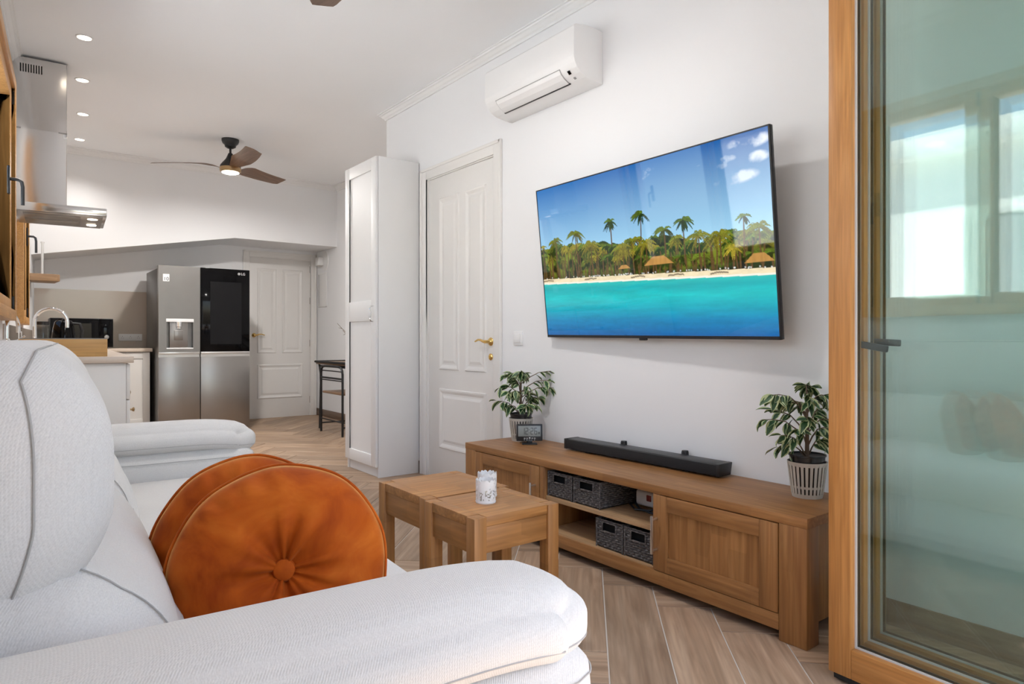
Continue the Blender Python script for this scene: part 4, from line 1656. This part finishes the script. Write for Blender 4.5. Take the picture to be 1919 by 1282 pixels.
# ================================================================== KITCHEN
# left run
WT = 0.878
units = [(4.135, 4.80), (4.80, 5.60), (5.60, 6.40), (6.40, 7.20)]
ul = ['white base cabinet at the sofa end of the worktop', 'second white base cabinet from the sofa end', 'third white base cabinet from the sofa end', 'white base cabinet near the kitchen corner']
for i, (a, c) in enumerate(units):
    t = thing('base_cabinet', ul[i], 'cabinet', Lw(0, a, 0), -TH, 'white kitchen base cabinets')
    w = c - a - 0.002
    b = B()
    b.box(0.012, 0.555, 0, w, 0.10, WT - 0.036, 0.002)
    b.box(0.012, 0.51, 0.0, w, 0.0, 0.10)
    b.build('carcass', 'kitchen_white', t)
    for zz, (z0, z1) in enumerate(((0.11, 0.64), (0.645, 0.835))):
        b = B(); b.box(0.556, 0.574, 0.004, w - 0.004, z0, z1, 0.002); d = b.build('door' if zz == 0 else 'drawer', 'kitchen_white', t)
        b = B(); b.lathe([(0.005, 0.0), (0.005, 0.010), (0.011, 0.016), (0.012, 0.022), (0.0, 0.026)], (0.574, 0.05 if zz == 0 else w / 2, 0.585 if zz == 0 else 0.66), 14, 'x', True, False); b.build('knob', 'antique_brass', d)
b = B(); b.box(0.003, 0.590, 4.115, 7.20, WT - 0.035, WT, 0.003)
b.prism([(0.003, 7.20), (0.590, 7.20), (0.590, 7.62), (0.003, 7.62)], 'z', WT - 0.035, WT)
o = Lplace(b.build('worktop', 'worktop_beige'))
tag(o, 'beige worktop running along the window wall', 'worktop', 'beige kitchen worktops')
# back run
t = thing('base_cabinet', 'white panelled base cabinet left of the refrigerator', 'cabinet', (0.70, 7.672, 0), 0, 'white kitchen base cabinets')
b = B(); b.box(0, 0.475, 0.012, 0.60, 0.09, WT - 0.036, 0.002); b.box(0.0, 0.475, 0.06, 0.60, 0, 0.09); b.build('carcass', 'kitchen_white', t)
b = B(); b.frame('y', -0.008, 0.011, 0.003, 0.472, 0.095, 0.835, 0.062, 0.002); d = b.build('door', 'kitchen_white', t)
b = B(); b.box(0.06, 0.415, 0.000, 0.008, 0.15, 0.78); b.build('door_panel', 'kitchen_white', d)
b = B(); b.lathe([(0.005, 0.0), (0.005, -0.010), (0.012, -0.018), (0.0, -0.024)], (0.030, -0.008, 0.60), 14, 'y', True, False); b.build('knob', 'antique_brass', d)
b = B(); b.box(0.66, 1.192, 7.645, YF - 0.003, WT - 0.035, WT, 0.003)
b.box(0.20, 0.66, 7.680, YF - 0.003, WT - 0.035, WT, 0.003)
tag(b.build('worktop', 'worktop_beige'), 'beige worktop under the microwave beside the refrigerator', 'worktop', 'beige kitchen worktops')
# splashbacks
b = B(); b.box(0.22, 1.90, YF - 0.010, YF, WT, 1.492); tag(b.build('splashback', 'splash_beige'), 'glossy beige splashback on the end wall behind the microwave', 'splashback', 'beige splashbacks')
b = B(); b.box(0, 0.008, 4.50, 8.15, WT, 1.055); tag(Lplace(b.build('splashback', 'splash_beige')), 'low beige splashback under the kitchen windows', 'splashback', 'beige splashbacks')

# refrigerator
def make_fridge():
    t = thing('refrigerator', 'stainless steel refrigerator with a black glass door panel', 'refrigerator', (1.208, 7.40, 0))
    W, Ht, dp = 0.880, 1.715, 0.74
    b = B(); b.box(0.004, W - 0.004, 0.068, dp, 0.03, 1.690, 0.004); b.build('body', 'steel_dark', t)
    b = B(); b.box(0.02, W - 0.02, 0.075, 0.11, 0.0, 0.03); b.build('base_grille', 'black_plastic', t)
    for x in (0.02, W - 0.10):
        b = B(); b.box(x, x + 0.08, 0.05, 0.15, 1.69, 1.712, 0.004); b.build('hinge_cover', 'steel_dark', t)
    sp = 0.388
    # upper left with the dispenser niche
    nx0, nx1, nz0, nz1 = 0.072, 0.320, 0.872, 1.176
    d = B()
    for (x0, x1, z0, z1) in ((0, nx0, 0.842, Ht), (nx1, sp - .003, 0.842, Ht), (nx0, nx1, nz1, Ht), (nx0, nx1, 0.842, nz0)):
        d.box(x0, x1, 0.0, 0.060, z0, z1)
    dd = d.build('door', 'steel', t, smooth=False)
    d = B(); d.box(nx0, nx1, 0.050, 0.056, nz0, nz1); d.box(nx0, nx0 + .004, 0.001, 0.05, nz0, nz1); d.box(nx1 - .004, nx1, 0.001, 0.05, nz0, nz1); d.build('niche', 'steel_dark', dd)
    d = B(); d.box(nx0 - .004, nx1 + .004, -0.004, 0.030, nz1 - 0.030, nz1 + 0.003, 0.002); d.build('control_panel', 'plastic_white', dd)
    d = B(); d.box(nx0 + .03, nx1 - .05, 0.010, 0.050, nz0 + 0.004, nz1 - 0.03, 0.004); d.build('niche_back', 'steel', dd)
    d = B(); d.lathe([(0.030, 0.0), (0.030, -0.050), (0.022, -0.056), (0.022, -0.068), (0.0, -0.07)], (nx0 + 0.115, 0.012, nz1 - 0.028), 20, 'z', True, False); d.build('nozzle', 'chrome', dd)
    d = B(); d.box(nx0 + .070, nx0 + .155, 0.004, 0.012, nz0 + 0.09, nz1 - 0.115, 0.003); d.build('paddle', 'steel', dd)
    d = B(); d.box(nx0, nx1, -0.003, 0.05, nz0, nz0 + 0.012, 0.002); d.build('drip_tray', 'plastic_white', dd)
    d = B(); d.box(0.040, 0.098, -0.0008, 0.0, 1.555, 1.628); st = d.build('sticker', 'plastic_white', dd, smooth=False)
    text('sticker_number', '10', 0.050, (0.069, -0.0014, 1.578), (PI / 2, 0, 0), 'lcd_ink', dd, 0.0003)
    # right upper black glass
    d = B(); d.box(sp + .003, W, 0.0, 0.060, 0.842, Ht, 0.003); dd = d.build('door', 'black_gloss', t)
    d = B(); d.box(0.483, 0.795, -0.0012, 0.001, 0.918, 1.575); d.build('window', 'dark_window', dd, smooth=False)
    text('logo_letters', 'LG', 0.036, (0.812, -0.001, 1.668), (PI / 2, 0, 0), 'plastic_white', dd, 0.0003)
    d = B(); d.lathe([(0.0, -0.0012), (0.014, -0.0012), (0.014, 0.0005)], (0.770, 0, 1.668), 20, 'y', False, False); d.build('logo_disc', 'seam_grey', dd)
    # lower doors and grip strips
    for (x0, x1) in ((0, sp - .003), (sp + .003, W)):
        d = B(); d.box(x0, x1, 0.0, 0.060, 0.042, 0.790, 0.003); dd = d.build('door', 'steel', t)
        d = B(); d.box(x0 + .002, x1 - .002, 0.016, 0.055, 0.790, 0.842); d.box(x0 + .002, x1 - .002, 0.002, 0.016, 0.818, 0.842, 0.002); d.build('grip_strip', 'satin_nickel', dd)
    d = B(); d.box(sp - .003, sp + .003, 0.02, 0.06, 0.04, Ht); d.build('door_gap', 'dark_void', t)
    return t


make_fridge()

# microwave, kettle, jar
t = thing('microwave', 'black microwave oven on the far worktop', 'microwave', (0.335, 7.80, WT))
b = B(); b.box(0, 0.53, 0.02, 0.38, 0.010, 0.302, 0.006); b.build('casing', 'black_plastic', t)
b = B(); b.box(0.005, 0.40, 0.0, 0.022, 0.018, 0.296, 0.004); d = b.build('door', 'black_gloss', t)
b = B(); b.box(0.05, 0.34, -0.001, 0.002, 0.06, 0.25); b.build('window', 'dark_window', d)
b = B(); b.box(0.404, 0.526, 0.002, 0.022, 0.018, 0.296, 0.004); d = b.build('control_panel', 'black_gloss', t)
b = B(); b.lathe([(0.0, -0.014), (0.020, -0.012), (0.022, 0.002)], (0.470, 0.0, 0.115), 22, 'y', False, False); b.build('dial', 'steel', d)
for x in (0.05, 0.48):
    b = B(); b.cyl((x, 0.1, 0), (x, 0.1, 0.012), 0.012, seg=12); b.cyl((x, 0.33, 0), (x, 0.33, 0.012), 0.012, seg=12); b.build('foot', 'rubber', t)
t = thing('kettle', 'glossy black electric kettle behind the bamboo box', 'kettle', Lw(0.262, 6.2, WT), -TH)
b = B(); b.lathe([(0.080, 0.0), (0.084, 0.012), (0.082, 0.02), (0.080, 0.10), (0.070, 0.18), (0.060, 0.225), (0.050, 0.236), (0.0, 0.243)], (0, 0, 0), 36, 'z', True, False); b.build('jug', 'black_gloss', t)
b = B(); b.tube([(0.058, -0.02, 0.215), (0.105, -0.035, 0.21), (0.120, -0.04, 0.16), (0.112, -0.038, 0.08), (0.082, -0.03, 0.045)], [0.010, 0.012, 0.012, 0.011, 0.009], 12); b.build('handle', 'black_plastic', t)
b = B(); b.prism([(-0.02, 0.17), (-0.02, 0.225), (0.02, 0.225), (0.02, 0.17)], 'y', 0.045, 0.085, 0.006); b.build('spout', 'black_gloss', t)
b = B(); b.lathe([(0.010, 0.0), (0.012, 0.008), (0.0, 0.016)], (0, 0, 0.242), 14, 'z', True, False); b.build('lid_knob', 'black_plastic', t)
t = thing('storage_jar', 'clear glass jar with dark lid beside the kettle', 'jar', Lw(0.135, 5.95, WT), -TH)
b = B(); b.lathe([(0.038, 0.0), (0.040, 0.01), (0.040, 0.19), (0.036, 0.20), (0.033, 0.195), (0.036, 0.18), (0.036, 0.008), (0.0, 0.008)], (0, 0, 0), 28, 'z', True, False); b.build('jar_glass', 'glass_jar', t)
b = B(); b.lathe([(0.041, 0.198), (0.041, 0.222), (0.0, 0.226)], (0, 0, 0), 28, 'z', True, False); b.build('lid', 'black_plastic', t)
# bamboo box
t = thing('bamboo_box', 'long low bamboo box on the worktop end', 'box', Lw(0.085, 4.17, WT), -TH)
b = B()
b.box(0, 0.385, 0, 0.014, 0.0, 0.093, 0.002); b.box(0, 0.385, 0.20, 0.214, 0.0, 0.093, 0.002)
b.build('long_side', 'bamboo', t)
b = B(); b.box(0, 0.014, 0.014, 0.20, 0, 0.093, 0.001); b.box(0.371, 0.385, 0.014, 0.20, 0, 0.093, 0.001); b.build('short_side', 'bamboo', t)
b = B(); b.box(0.014, 0.371, 0.014, 0.20, 0.0, 0.010); b.box(0.004, 0.381, 0.006, 0.208, 0.0935, 0.098); b.build('base_and_lid', 'steel_dark', t)
# faucets
def faucet(label, sx, sy, s, turn):
    t = thing('faucet', label, 'faucet', Lw(sx, sy, WT), -TH + turn, 'chrome kitchen faucets')
    b = B(); b.lathe([(0.026, 0.0), (0.026, 0.02), (0.018, 0.03), (0.016, 0.09), (0.012, 0.095), (0.0, 0.096)], (0, 0, 0), 24, 'z', True, False); b.build('body', 'chrome', t)
    b = B()
    pts = [(0, 0, 0.05), (0, 0, 0.20 * s)]
    r = 0.083 * s
    pts += [(r - r * math.cos(a), 0, 0.20 * s + r * math.sin(a)) for a in [PI * k_ / 14 for k_ in range(1, 14)]]
    pts += [(2 * r, 0, 0.20 * s), (2 * r, 0, 0.165 * s)]
    b.tube(pts, 0.0105, 14); b.build('spout', 'chrome', t)
    b = B(); b.tube([(0, -0.015, 0.075), (0, -0.05, 0.085), (0, -0.085, 0.11)], [0.008, 0.006, 0.005], 10); b.build('mixer_lever', 'chrome', t)
    return t


faucet('tall chrome gooseneck faucet arching over the bamboo box', 0.122, 5.0, 1.0, 0)
faucet('chrome faucet close to the window wall at the sofa end', 0.020, 4.45, 0.78, R(70))

# range hood
def make_hood():
    t = thing('range_hood', 'stainless steel chimney hood hanging below the ceiling', 'range hood', Lw(0, 5.0, 1.755), -TH)
    b = B()
    b.box(0.002, 0.500, 0.0, 0.55, 0.006, 0.056, 0.003)
    b.build('canopy', 'hood_steel', t)
    b = B(); b.frame('y', 0.0, 0.55, 0.0, 0.0, 0, 0, 0) if False else b.box(0.02, 0.480, 0.02, 0.53, 0.0, 0.008, 0.001)
    pn = b.build('underside', 'steel', t)
    for y in (0.06, 0.28):
        b = B(); b.box(0.06, 0.36, y, y + 0.20, -0.004, 0.002, 0.002); b.build('grease_filter', 'steel_dark', t)
    for y in (0.13, 0.40):
        b = B(); b.lathe([(0.0, -0.003), (0.026, -0.003), (0.032, 0.002)], (0.425, y, 0), 22, 'z', False, False); b.build('hood_lamp', 'lamp_warm', t)
    for (z0, z1) in ((0.056, 0.54), (0.54, 0.985)):
        # sheet sections, each slightly dished
        b = B()
        def face(put):
            rows = []
            for j in range(13):
                fz = j / 12
                rows.append([put(i / 12, fz) for i in range(13)])
            b.grid(rows)
        dish = lambda u, v: 0.010 * (1 - (2 * v - 1) ** 2) * (0.25 + 0.75 * u) - 0.006 * (1 - (2 * u - 1) ** 2)
        face(lambda u, v: (0.004 + 0.281 * u, 0.150 + dish(u, v), z0 + (z1 - z0) * v))
        face(lambda u, v: (0.285 - 0.3 * dish(u, v), 0.150 + 0.28 * u, z0 + (z1 - z0) * v))
        face(lambda u, v: (0.004 + 0.281 * u, 0.430 - dish(u, v), z0 + (z1 - z0) * v))
        b.build('chimney_sheet', 'hood_steel', t, angle=60)
    b = B(); b.frame('y', 0.147, 0.152, 0.002, 0.287, 0.536, 0.544, 0.003); b.build('joint_strip', 'steel_dark', t)
    for i in range(9):
        x = 0.042 + i * 0.0135
        b = B(); b.box(x, x + 0.006, 0.141, 0.156, 0.895, 0.945, 0.001); b.build('vent_slot', 'dark_void', t)


make_hood()

# spice shelf and steel rail in the corner
t = thing('wall_shelf', 'small dark wooden corner shelf beside the kitchen window', 'shelf', (0.165, 7.30, 1.50))
b = B(); b.prism([(0.0, 0.0), (0.20, 0.0), (0.225, 0.03), (0.20, 0.33), (0.0, 0.33)], 'z', 0.0, 0.062, 0.004); b.build('board', 'shelf_wood', t)
b = B(); b.cyl((0.10, 0.20, 0.062), (0.10, 0.20, 0.36), 0.011, seg=16); b.lathe([(0.016, 0.36), (0.016, 0.372), (0.0, 0.374)], (0.10, 0.20, 0), 16, 'z', True, False); b.build('steel_post', 'satin_nickel', t)

# sockets
def socket(label, loc, rz, w, h, gangs, group='wall sockets'):
    t = thing('wall_socket', label, 'socket', loc, rz, group)
    b = B(); b.box(0, w, -0.009, 0, 0, h, 0.003); b.build('plate', 'plastic_white', t)
    for i in range(gangs):
        x = w * (i + .5) / gangs
        for (dx, dz, sw, sh) in ((-0.012, -0.008, .006, .003), (0.006, -0.008, .006, .003), (-0.002, 0.008, .004, .007)):
            b = B(); b.box(x + dx, x + dx + sw, -0.0098, -0.008, h / 2 + dz, h / 2 + dz + sh); b.build('slot', 'dark_void', t)
    return t


socket('wide white triple socket on the beige splashback', (0.965, YF - 0.010, 0.953), 0, 0.226, 0.076, 3)
socket('small white socket under the kitchen window, nearer the corner', Lw(0.009, 6.05, 0.95), -TH - PI / 2, 0.085, 0.08, 1)
socket('small white socket under the kitchen window, nearer the sofa', Lw(0.009, 5.75, 0.95), -TH - PI / 2, 0.085, 0.08, 1)

# wall fittings in the recess
t = thing('bell_box', 'white bell box with a round disc near the ceiling beam', 'bell', (XR, 8.03, 1.955))
b = B(); b.lathe([(0.0, -0.012), (0.115, -0.010), (0.125, 0.0)], (0, 0, 0), 36, 'x', False, False); b.build('disc', 'plastic_white', t)
b = B(); b.box(-0.075, -0.010, 0.03, 0.13, -0.055, 0.045, 0.006); b.build('housing', 'plastic_white', t)
t = thing('fuse_panel', 'flush white fuse panel on the recess wall', 'panel', (XR, 8.10, 1.38))
b = B(); b.frame('x', -0.010, 0.0, -0.14, 0.14, 0.0, 0.43, 0.018, 0.002); b.build('panel_frame', 'trim_white', t)
b = B(); b.box(-0.006, 0.0, -0.122, 0.122, 0.018, 0.412, 0.002); b.build('panel_door', 'trim_white', t)

# small dining set
t = thing('bistro_table', 'small dining table with black frame and wooden top', 'table', (2.69, 6.18, 0))
b = B(); b.box(0.004, 0.45, 0.005, 0.885, 0.700, 0.728, 0.004); b.build('tabletop', 'chair_wood', t)
b = B(); b.tube([(0.0, 0.0, 0.728), (0.0, 0.89, 0.728), (0.455, 0.89, 0.728), (0.455, 0.0, 0.728)], 0.012, 10, closed=True); b.build('rim', 'black_metal', t)
for y, s_ in ((0.03, 1), (0.86, -1)):
    for x in (0.03, 0.42):
        b = B(); b.tube([(x, y, 0.72), (x, y + s_ * 0.045, 0.60), (x, y + s_ * 0.05, 0.50), (x, y + s_ * 0.02, 0.012), (x, y + s_ * 0.02, 0.0)], 0.011, 10); b.build('leg', 'black_metal', t)
b = B(); b.box(0.03, 0.42, 0.06, 0.83, 0.672, 0.690, 0.002); b.build('apron', 'black_metal', t)
t = thing('bistro_chair', 'black metal chair with wooden seat tucked under the small table', 'chair', (2.645, 6.225, 0))
b = B()
b.tube([(0, 0.0, 0.0), (0, 0.0, 0.62), (0, 0.012, 0.66), (0, 0.045, 0.685), (0, 0.12, 0.692), (0, 0.44, 0.692), (0, 0.515, 0.685), (0, 0.548, 0.66), (0, 0.56, 0.62), (0, 0.56, 0.0)], 0.0115, 12)
b.build('back_frame', 'black_metal', t)
for z, r in ((0.645, 0.006), (0.572, 0.010), (0.550, 0.006)):
    b = B(); b.tube([(0, 0.0, z), (0.006, 0.28, z), (0, 0.56, z)], r, 10); b.build('back_bar', 'black_metal', t)
b = B(); b.box(0.005, 0.36, 0.02, 0.54, 0.408, 0.430, 0.006); b.build('seat', 'chair_wood', t)
for y in (0.03, 0.53):
    b = B(); b.tube([(0.10, y, 0.405), (0.30, y, 0.405), (0.335, y, 0.39), (0.345, y, 0.35), (0.350, y, 0.0)], 0.010, 10); b.build('leg', 'black_metal', t)
b = B(); b.tube([(0.175, 0.06, 0.405), (0.175, 0.24, 0.402), (0.175, 0.275, 0.38), (0.175, 0.28, 0.34), (0.175, 0.28, 0.09)], 0.010, 10); b.build('centre_leg', 'black_metal', t)
for pts in ([(0, 0, 0.14), (0, 0.56, 0.14)], [(0.35, 0.03, 0.09), (0.35, 0.53, 0.09)], [(0, 0.0, 0.09), (0.35, 0.03, 0.09)], [(0, 0.56, 0.09), (0.35, 0.53, 0.09)], [(0.175, 0.02, 0.09), (0.175, 0.54, 0.09)]):
    b = B(); b.tube(pts, 0.007, 8); b.build('stretcher', 'black_metal', t)
t = thing('twig_vase', 'slim vase with bare dark twigs on the small table', 'vase', (2.98, 6.72, 0.729))
b = B(); b.lathe([(0.035, 0.0), (0.045, 0.03), (0.040, 0.12), (0.022, 0.19), (0.026, 0.21), (0.022, 0.208), (0.0, 0.17)], (0, 0, 0), 26, 'z', True, False); b.build('vase_body', 'grey_panel', t)
for (dx, dy, dz) in ((-0.06, 0.30, 0.42), (-0.03, 0.22, 0.34), (0.05, 0.06, 0.45), (0.02, -0.10, 0.40), (-0.04, 0.12, 0.50)):
    b = B(); b.tube([(0, 0, 0.18), (dx * .3, dy * .3, 0.18 + (dz - .18) * .45), (dx * .7, dy * .7, 0.18 + (dz - .18) * .75), (dx, dy, dz)], [0.004, 0.004, 0.003, 0.002], 6)
    b.tube([(dx * .7, dy * .7, 0.18 + (dz - .18) * .75), (dx * .8, dy * .9 + .02, dz - 0.05)], [0.003, 0.0015], 6); b.build('twig', 'bark', t)


# ================================================================== CEILING: FANS AND SPOTS
def fan(label, x, y, zc, ang, watts):
    t = thing('ceiling_fan', label, 'ceiling fan', (x, y, zc), 0, 'three-blade ceiling fans')
    b = B(); b.lathe([(0.0, 0.0), (0.074, 0.0), (0.074, -0.018), (0.066, -0.038), (0.050, -0.052), (0.046, -0.070), (0.026, -0.082), (0.012, -0.086)], (0, 0, 0), 32, 'z', False, True); b.build('canopy', 'black_metal', t)
    b = B(); b.cyl((0, 0, -0.08), (0, 0, -0.14), 0.010, seg=14); b.build('downrod', 'black_metal', t)
    b = B(); b.lathe([(0.0, -0.125), (0.018, -0.128), (0.026, -0.150), (0.040, -0.180), (0.068, -0.215), (0.086, -0.240), (0.090, -0.258), (0.0, -0.259)], (0, 0, 0), 36, 'z', False, False); b.build('motor_housing', 'black_metal', t)
    b = B(); b.lathe([(0.0, -0.256), (0.088, -0.256), (0.092, -0.264), (0.090, -0.292), (0.074, -0.300), (0.0, -0.300)], (0, 0, 0), 36, 'z', False, False); b.build('brass_ring', 'antique_brass', t)
    b = B(); b.lathe([(0.074, -0.297), (0.072, -0.304), (0.050, -0.312), (0.0, -0.315)], (0, 0, 0), 32, 'z', True, False); b.build('lamp_disc', 'lamp_white', t)
    for i in range(3):
        a = ang + i * 2 * PI / 3
        rows = []
        for k_ in range(23):
            f = k_ / 22
            r = 0.055 + f * 0.610
            wd = 0.030 + 0.055 * min(1, f / 0.30) ** 1.0 if f < .3 else 0.085 - 0.018 * (f - .3)
            sw = 0.030 * math.sin(f * PI) - 0.02 * f
            tw = -R(20) * (1 - 0.35 * f) * min(1, f / .15)
            zz = -0.268 + 0.038 * math.sin(min(1, f / .35) * PI / 2) - 0.010 * f
            row = []
            for (u, d) in ((-1, 0), (-.5, .0025), (0, .0035), (.5, .0025), (1, 0), (.5, -.0025), (0, -.0035), (-.5, -.0025)):
                yy = u * wd * (1 - (0.35 * max(0, f - .96) / .04) * (1 if u > 0 else 0.2)) + sw
                row.append((r, yy * math.cos(tw) - 0 * d, zz + u * wd * math.sin(tw) + d))
            rows.append(row)
        b = B(); b.grid(rows, True)
        tm = b.bm; tm.verts.ensure_lookup_table()
        tm.faces.new([tm.verts[q] for q in range(8)]); tm.faces.new([tm.verts[22 * 8 + q] for q in range(8)])
        bmesh.ops.recalc_face_normals(tm, faces=tm.faces)
        o = b.build('blade', 'walnut', t, angle=50); o.rotation_euler = (0, 0, a)
    d = bpy.data.lights.new('fan_bulb', 'AREA'); d.shape = 'DISK'; d.size = 0.13; d.energy = watts; d.color = (1.0, 0.97, 0.94)
    o = bpy.data.objects.new('fan_bulb', d); COL.objects.link(o); o.parent = t; o.location = (0, 0, -0.318)
    return t


fan('three-blade ceiling fan over the kitchen with lit lamp', 1.617, 6.33, CEIL + 0.07 * (6.33 - 4.9) / 2.75, R(153), 17)
fan('three-blade ceiling fan over the sofa in the living area', 1.27, 2.30, CEIL, R(102), 6)
SPOT_L = ['recessed ceiling spotlight on the sofa side of the hood', 'recessed ceiling spotlight right beside the hood chimney', 'recessed ceiling spotlight between the hood and the last one', 'recessed ceiling spotlight closest to the kitchen end wall']
for i, (x, y) in enumerate(((0.365, 4.63), (0.417, 5.44), (0.490, 6.34), (0.535, 7.25))):
    z = CEIL + 0.07 * max(0, y - 4.9) / 2.75
    t = thing('spotlight', SPOT_L[i], 'spotlight', (x, y, z), 0, 'recessed ceiling spotlights')
    b = B(); b.lathe([(0.036, 0.0), (0.046, 0.0), (0.045, -0.004), (0.038, -0.005), (0.034, -0.001)], (0, 0, 0), 28, 'z', False, False); b.build('trim_ring', 'trim_white', t)
    b = B(); b.lathe([(0.0, -0.0035), (0.037, -0.003), (0.037, 0.0)], (0, 0, 0), 26, 'z', False, False); b.build('lamp_disc', 'lamp_warm', t)
    d = bpy.data.lights.new('spot_bulb', 'SPOT'); d.energy = 12; d.spot_size = R(120); d.spot_blend = 0.9; d.color = (1.0, 0.95, 0.90); d.shadow_soft_size = 0.035
    o = bpy.data.objects.new('spot_bulb', d); COL.objects.link(o); o.parent = t; o.location = (0, 0, -0.02)

# ================================================================== OUTSIDE
b = B(); b.box(-1.5, 4.2, -2.6, -0.20, -0.20, -0.015); tag(b.build('balcony_slab', 'balcony_tile', smooth=False), 'tiled balcony floor outside the folding door', 'balcony')
b = B(); b.box(-60, 60, -60, 60, -6.4, -6.3); struct(b.build('ground', 'street', smooth=False))


b = B(); b.box(-5.15, -0.40, -2.5, 8.0, 0.30, 0.55); b.box(-5.15, -5.0, -2.5, 8.0, 0.55, 0.80); o = Lplace(b.build('bounce_reflector', 'reflector_white', smooth=False)); tag(o, 'added unseen white terrace below the side windows', 'reflector')  # added out of view to throw sunlight up through the windows


def neighbour():
    t = thing('neighbour_building', 'white neighbouring building seen through the side windows', 'building', Lw(-5.2, 0, -6.3), -TH)
    b = B(); b.box(-4, 0, -3.0, 7.4, 0, 9.6); b.build('facade', 'facade_white', t, smooth=False)
    b = B(); b.box(-4.1, 0.28, -3.2, 7.6, 9.6, 9.85, 0.02); b.build('cornice', 'facade_trim', t)
    b = B(); b.box(-0.02, 0.07, -3.0, 7.4, 6.45, 6.62, 0.01); b.build('string_course', 'facade_trim', t)
    for (y, z) in ((-2.2, 7.3), (0.1, 7.3), (2.4, 7.3), (4.7, 7.3), (0.1, 4.2), (2.4, 4.2), (4.7, 4.2)):
        b = B(); b.frame('x', -0.03, 0.05, y, y + 1.25, z, z + 1.55, 0.09, 0.01); w = b.build('window', 'facade_trim', t)
        b = B(); b.box(0.004, 0.03, y + 0.08, y + 1.17, z + 0.08, z + 1.47); b.build('pane', 'facade_grey', w)
        b = B(); b.box(0.0, 0.045, y + 0.59, y + 0.66, z + 0.08, z + 1.47); b.build('mullion', 'facade_trim', w)
        b = B(); b.box(0.0, 0.16, y - 0.1, y + 1.35, z - 0.09, z, 0.01); b.build('sill', 'facade_trim', w)


neighbour()
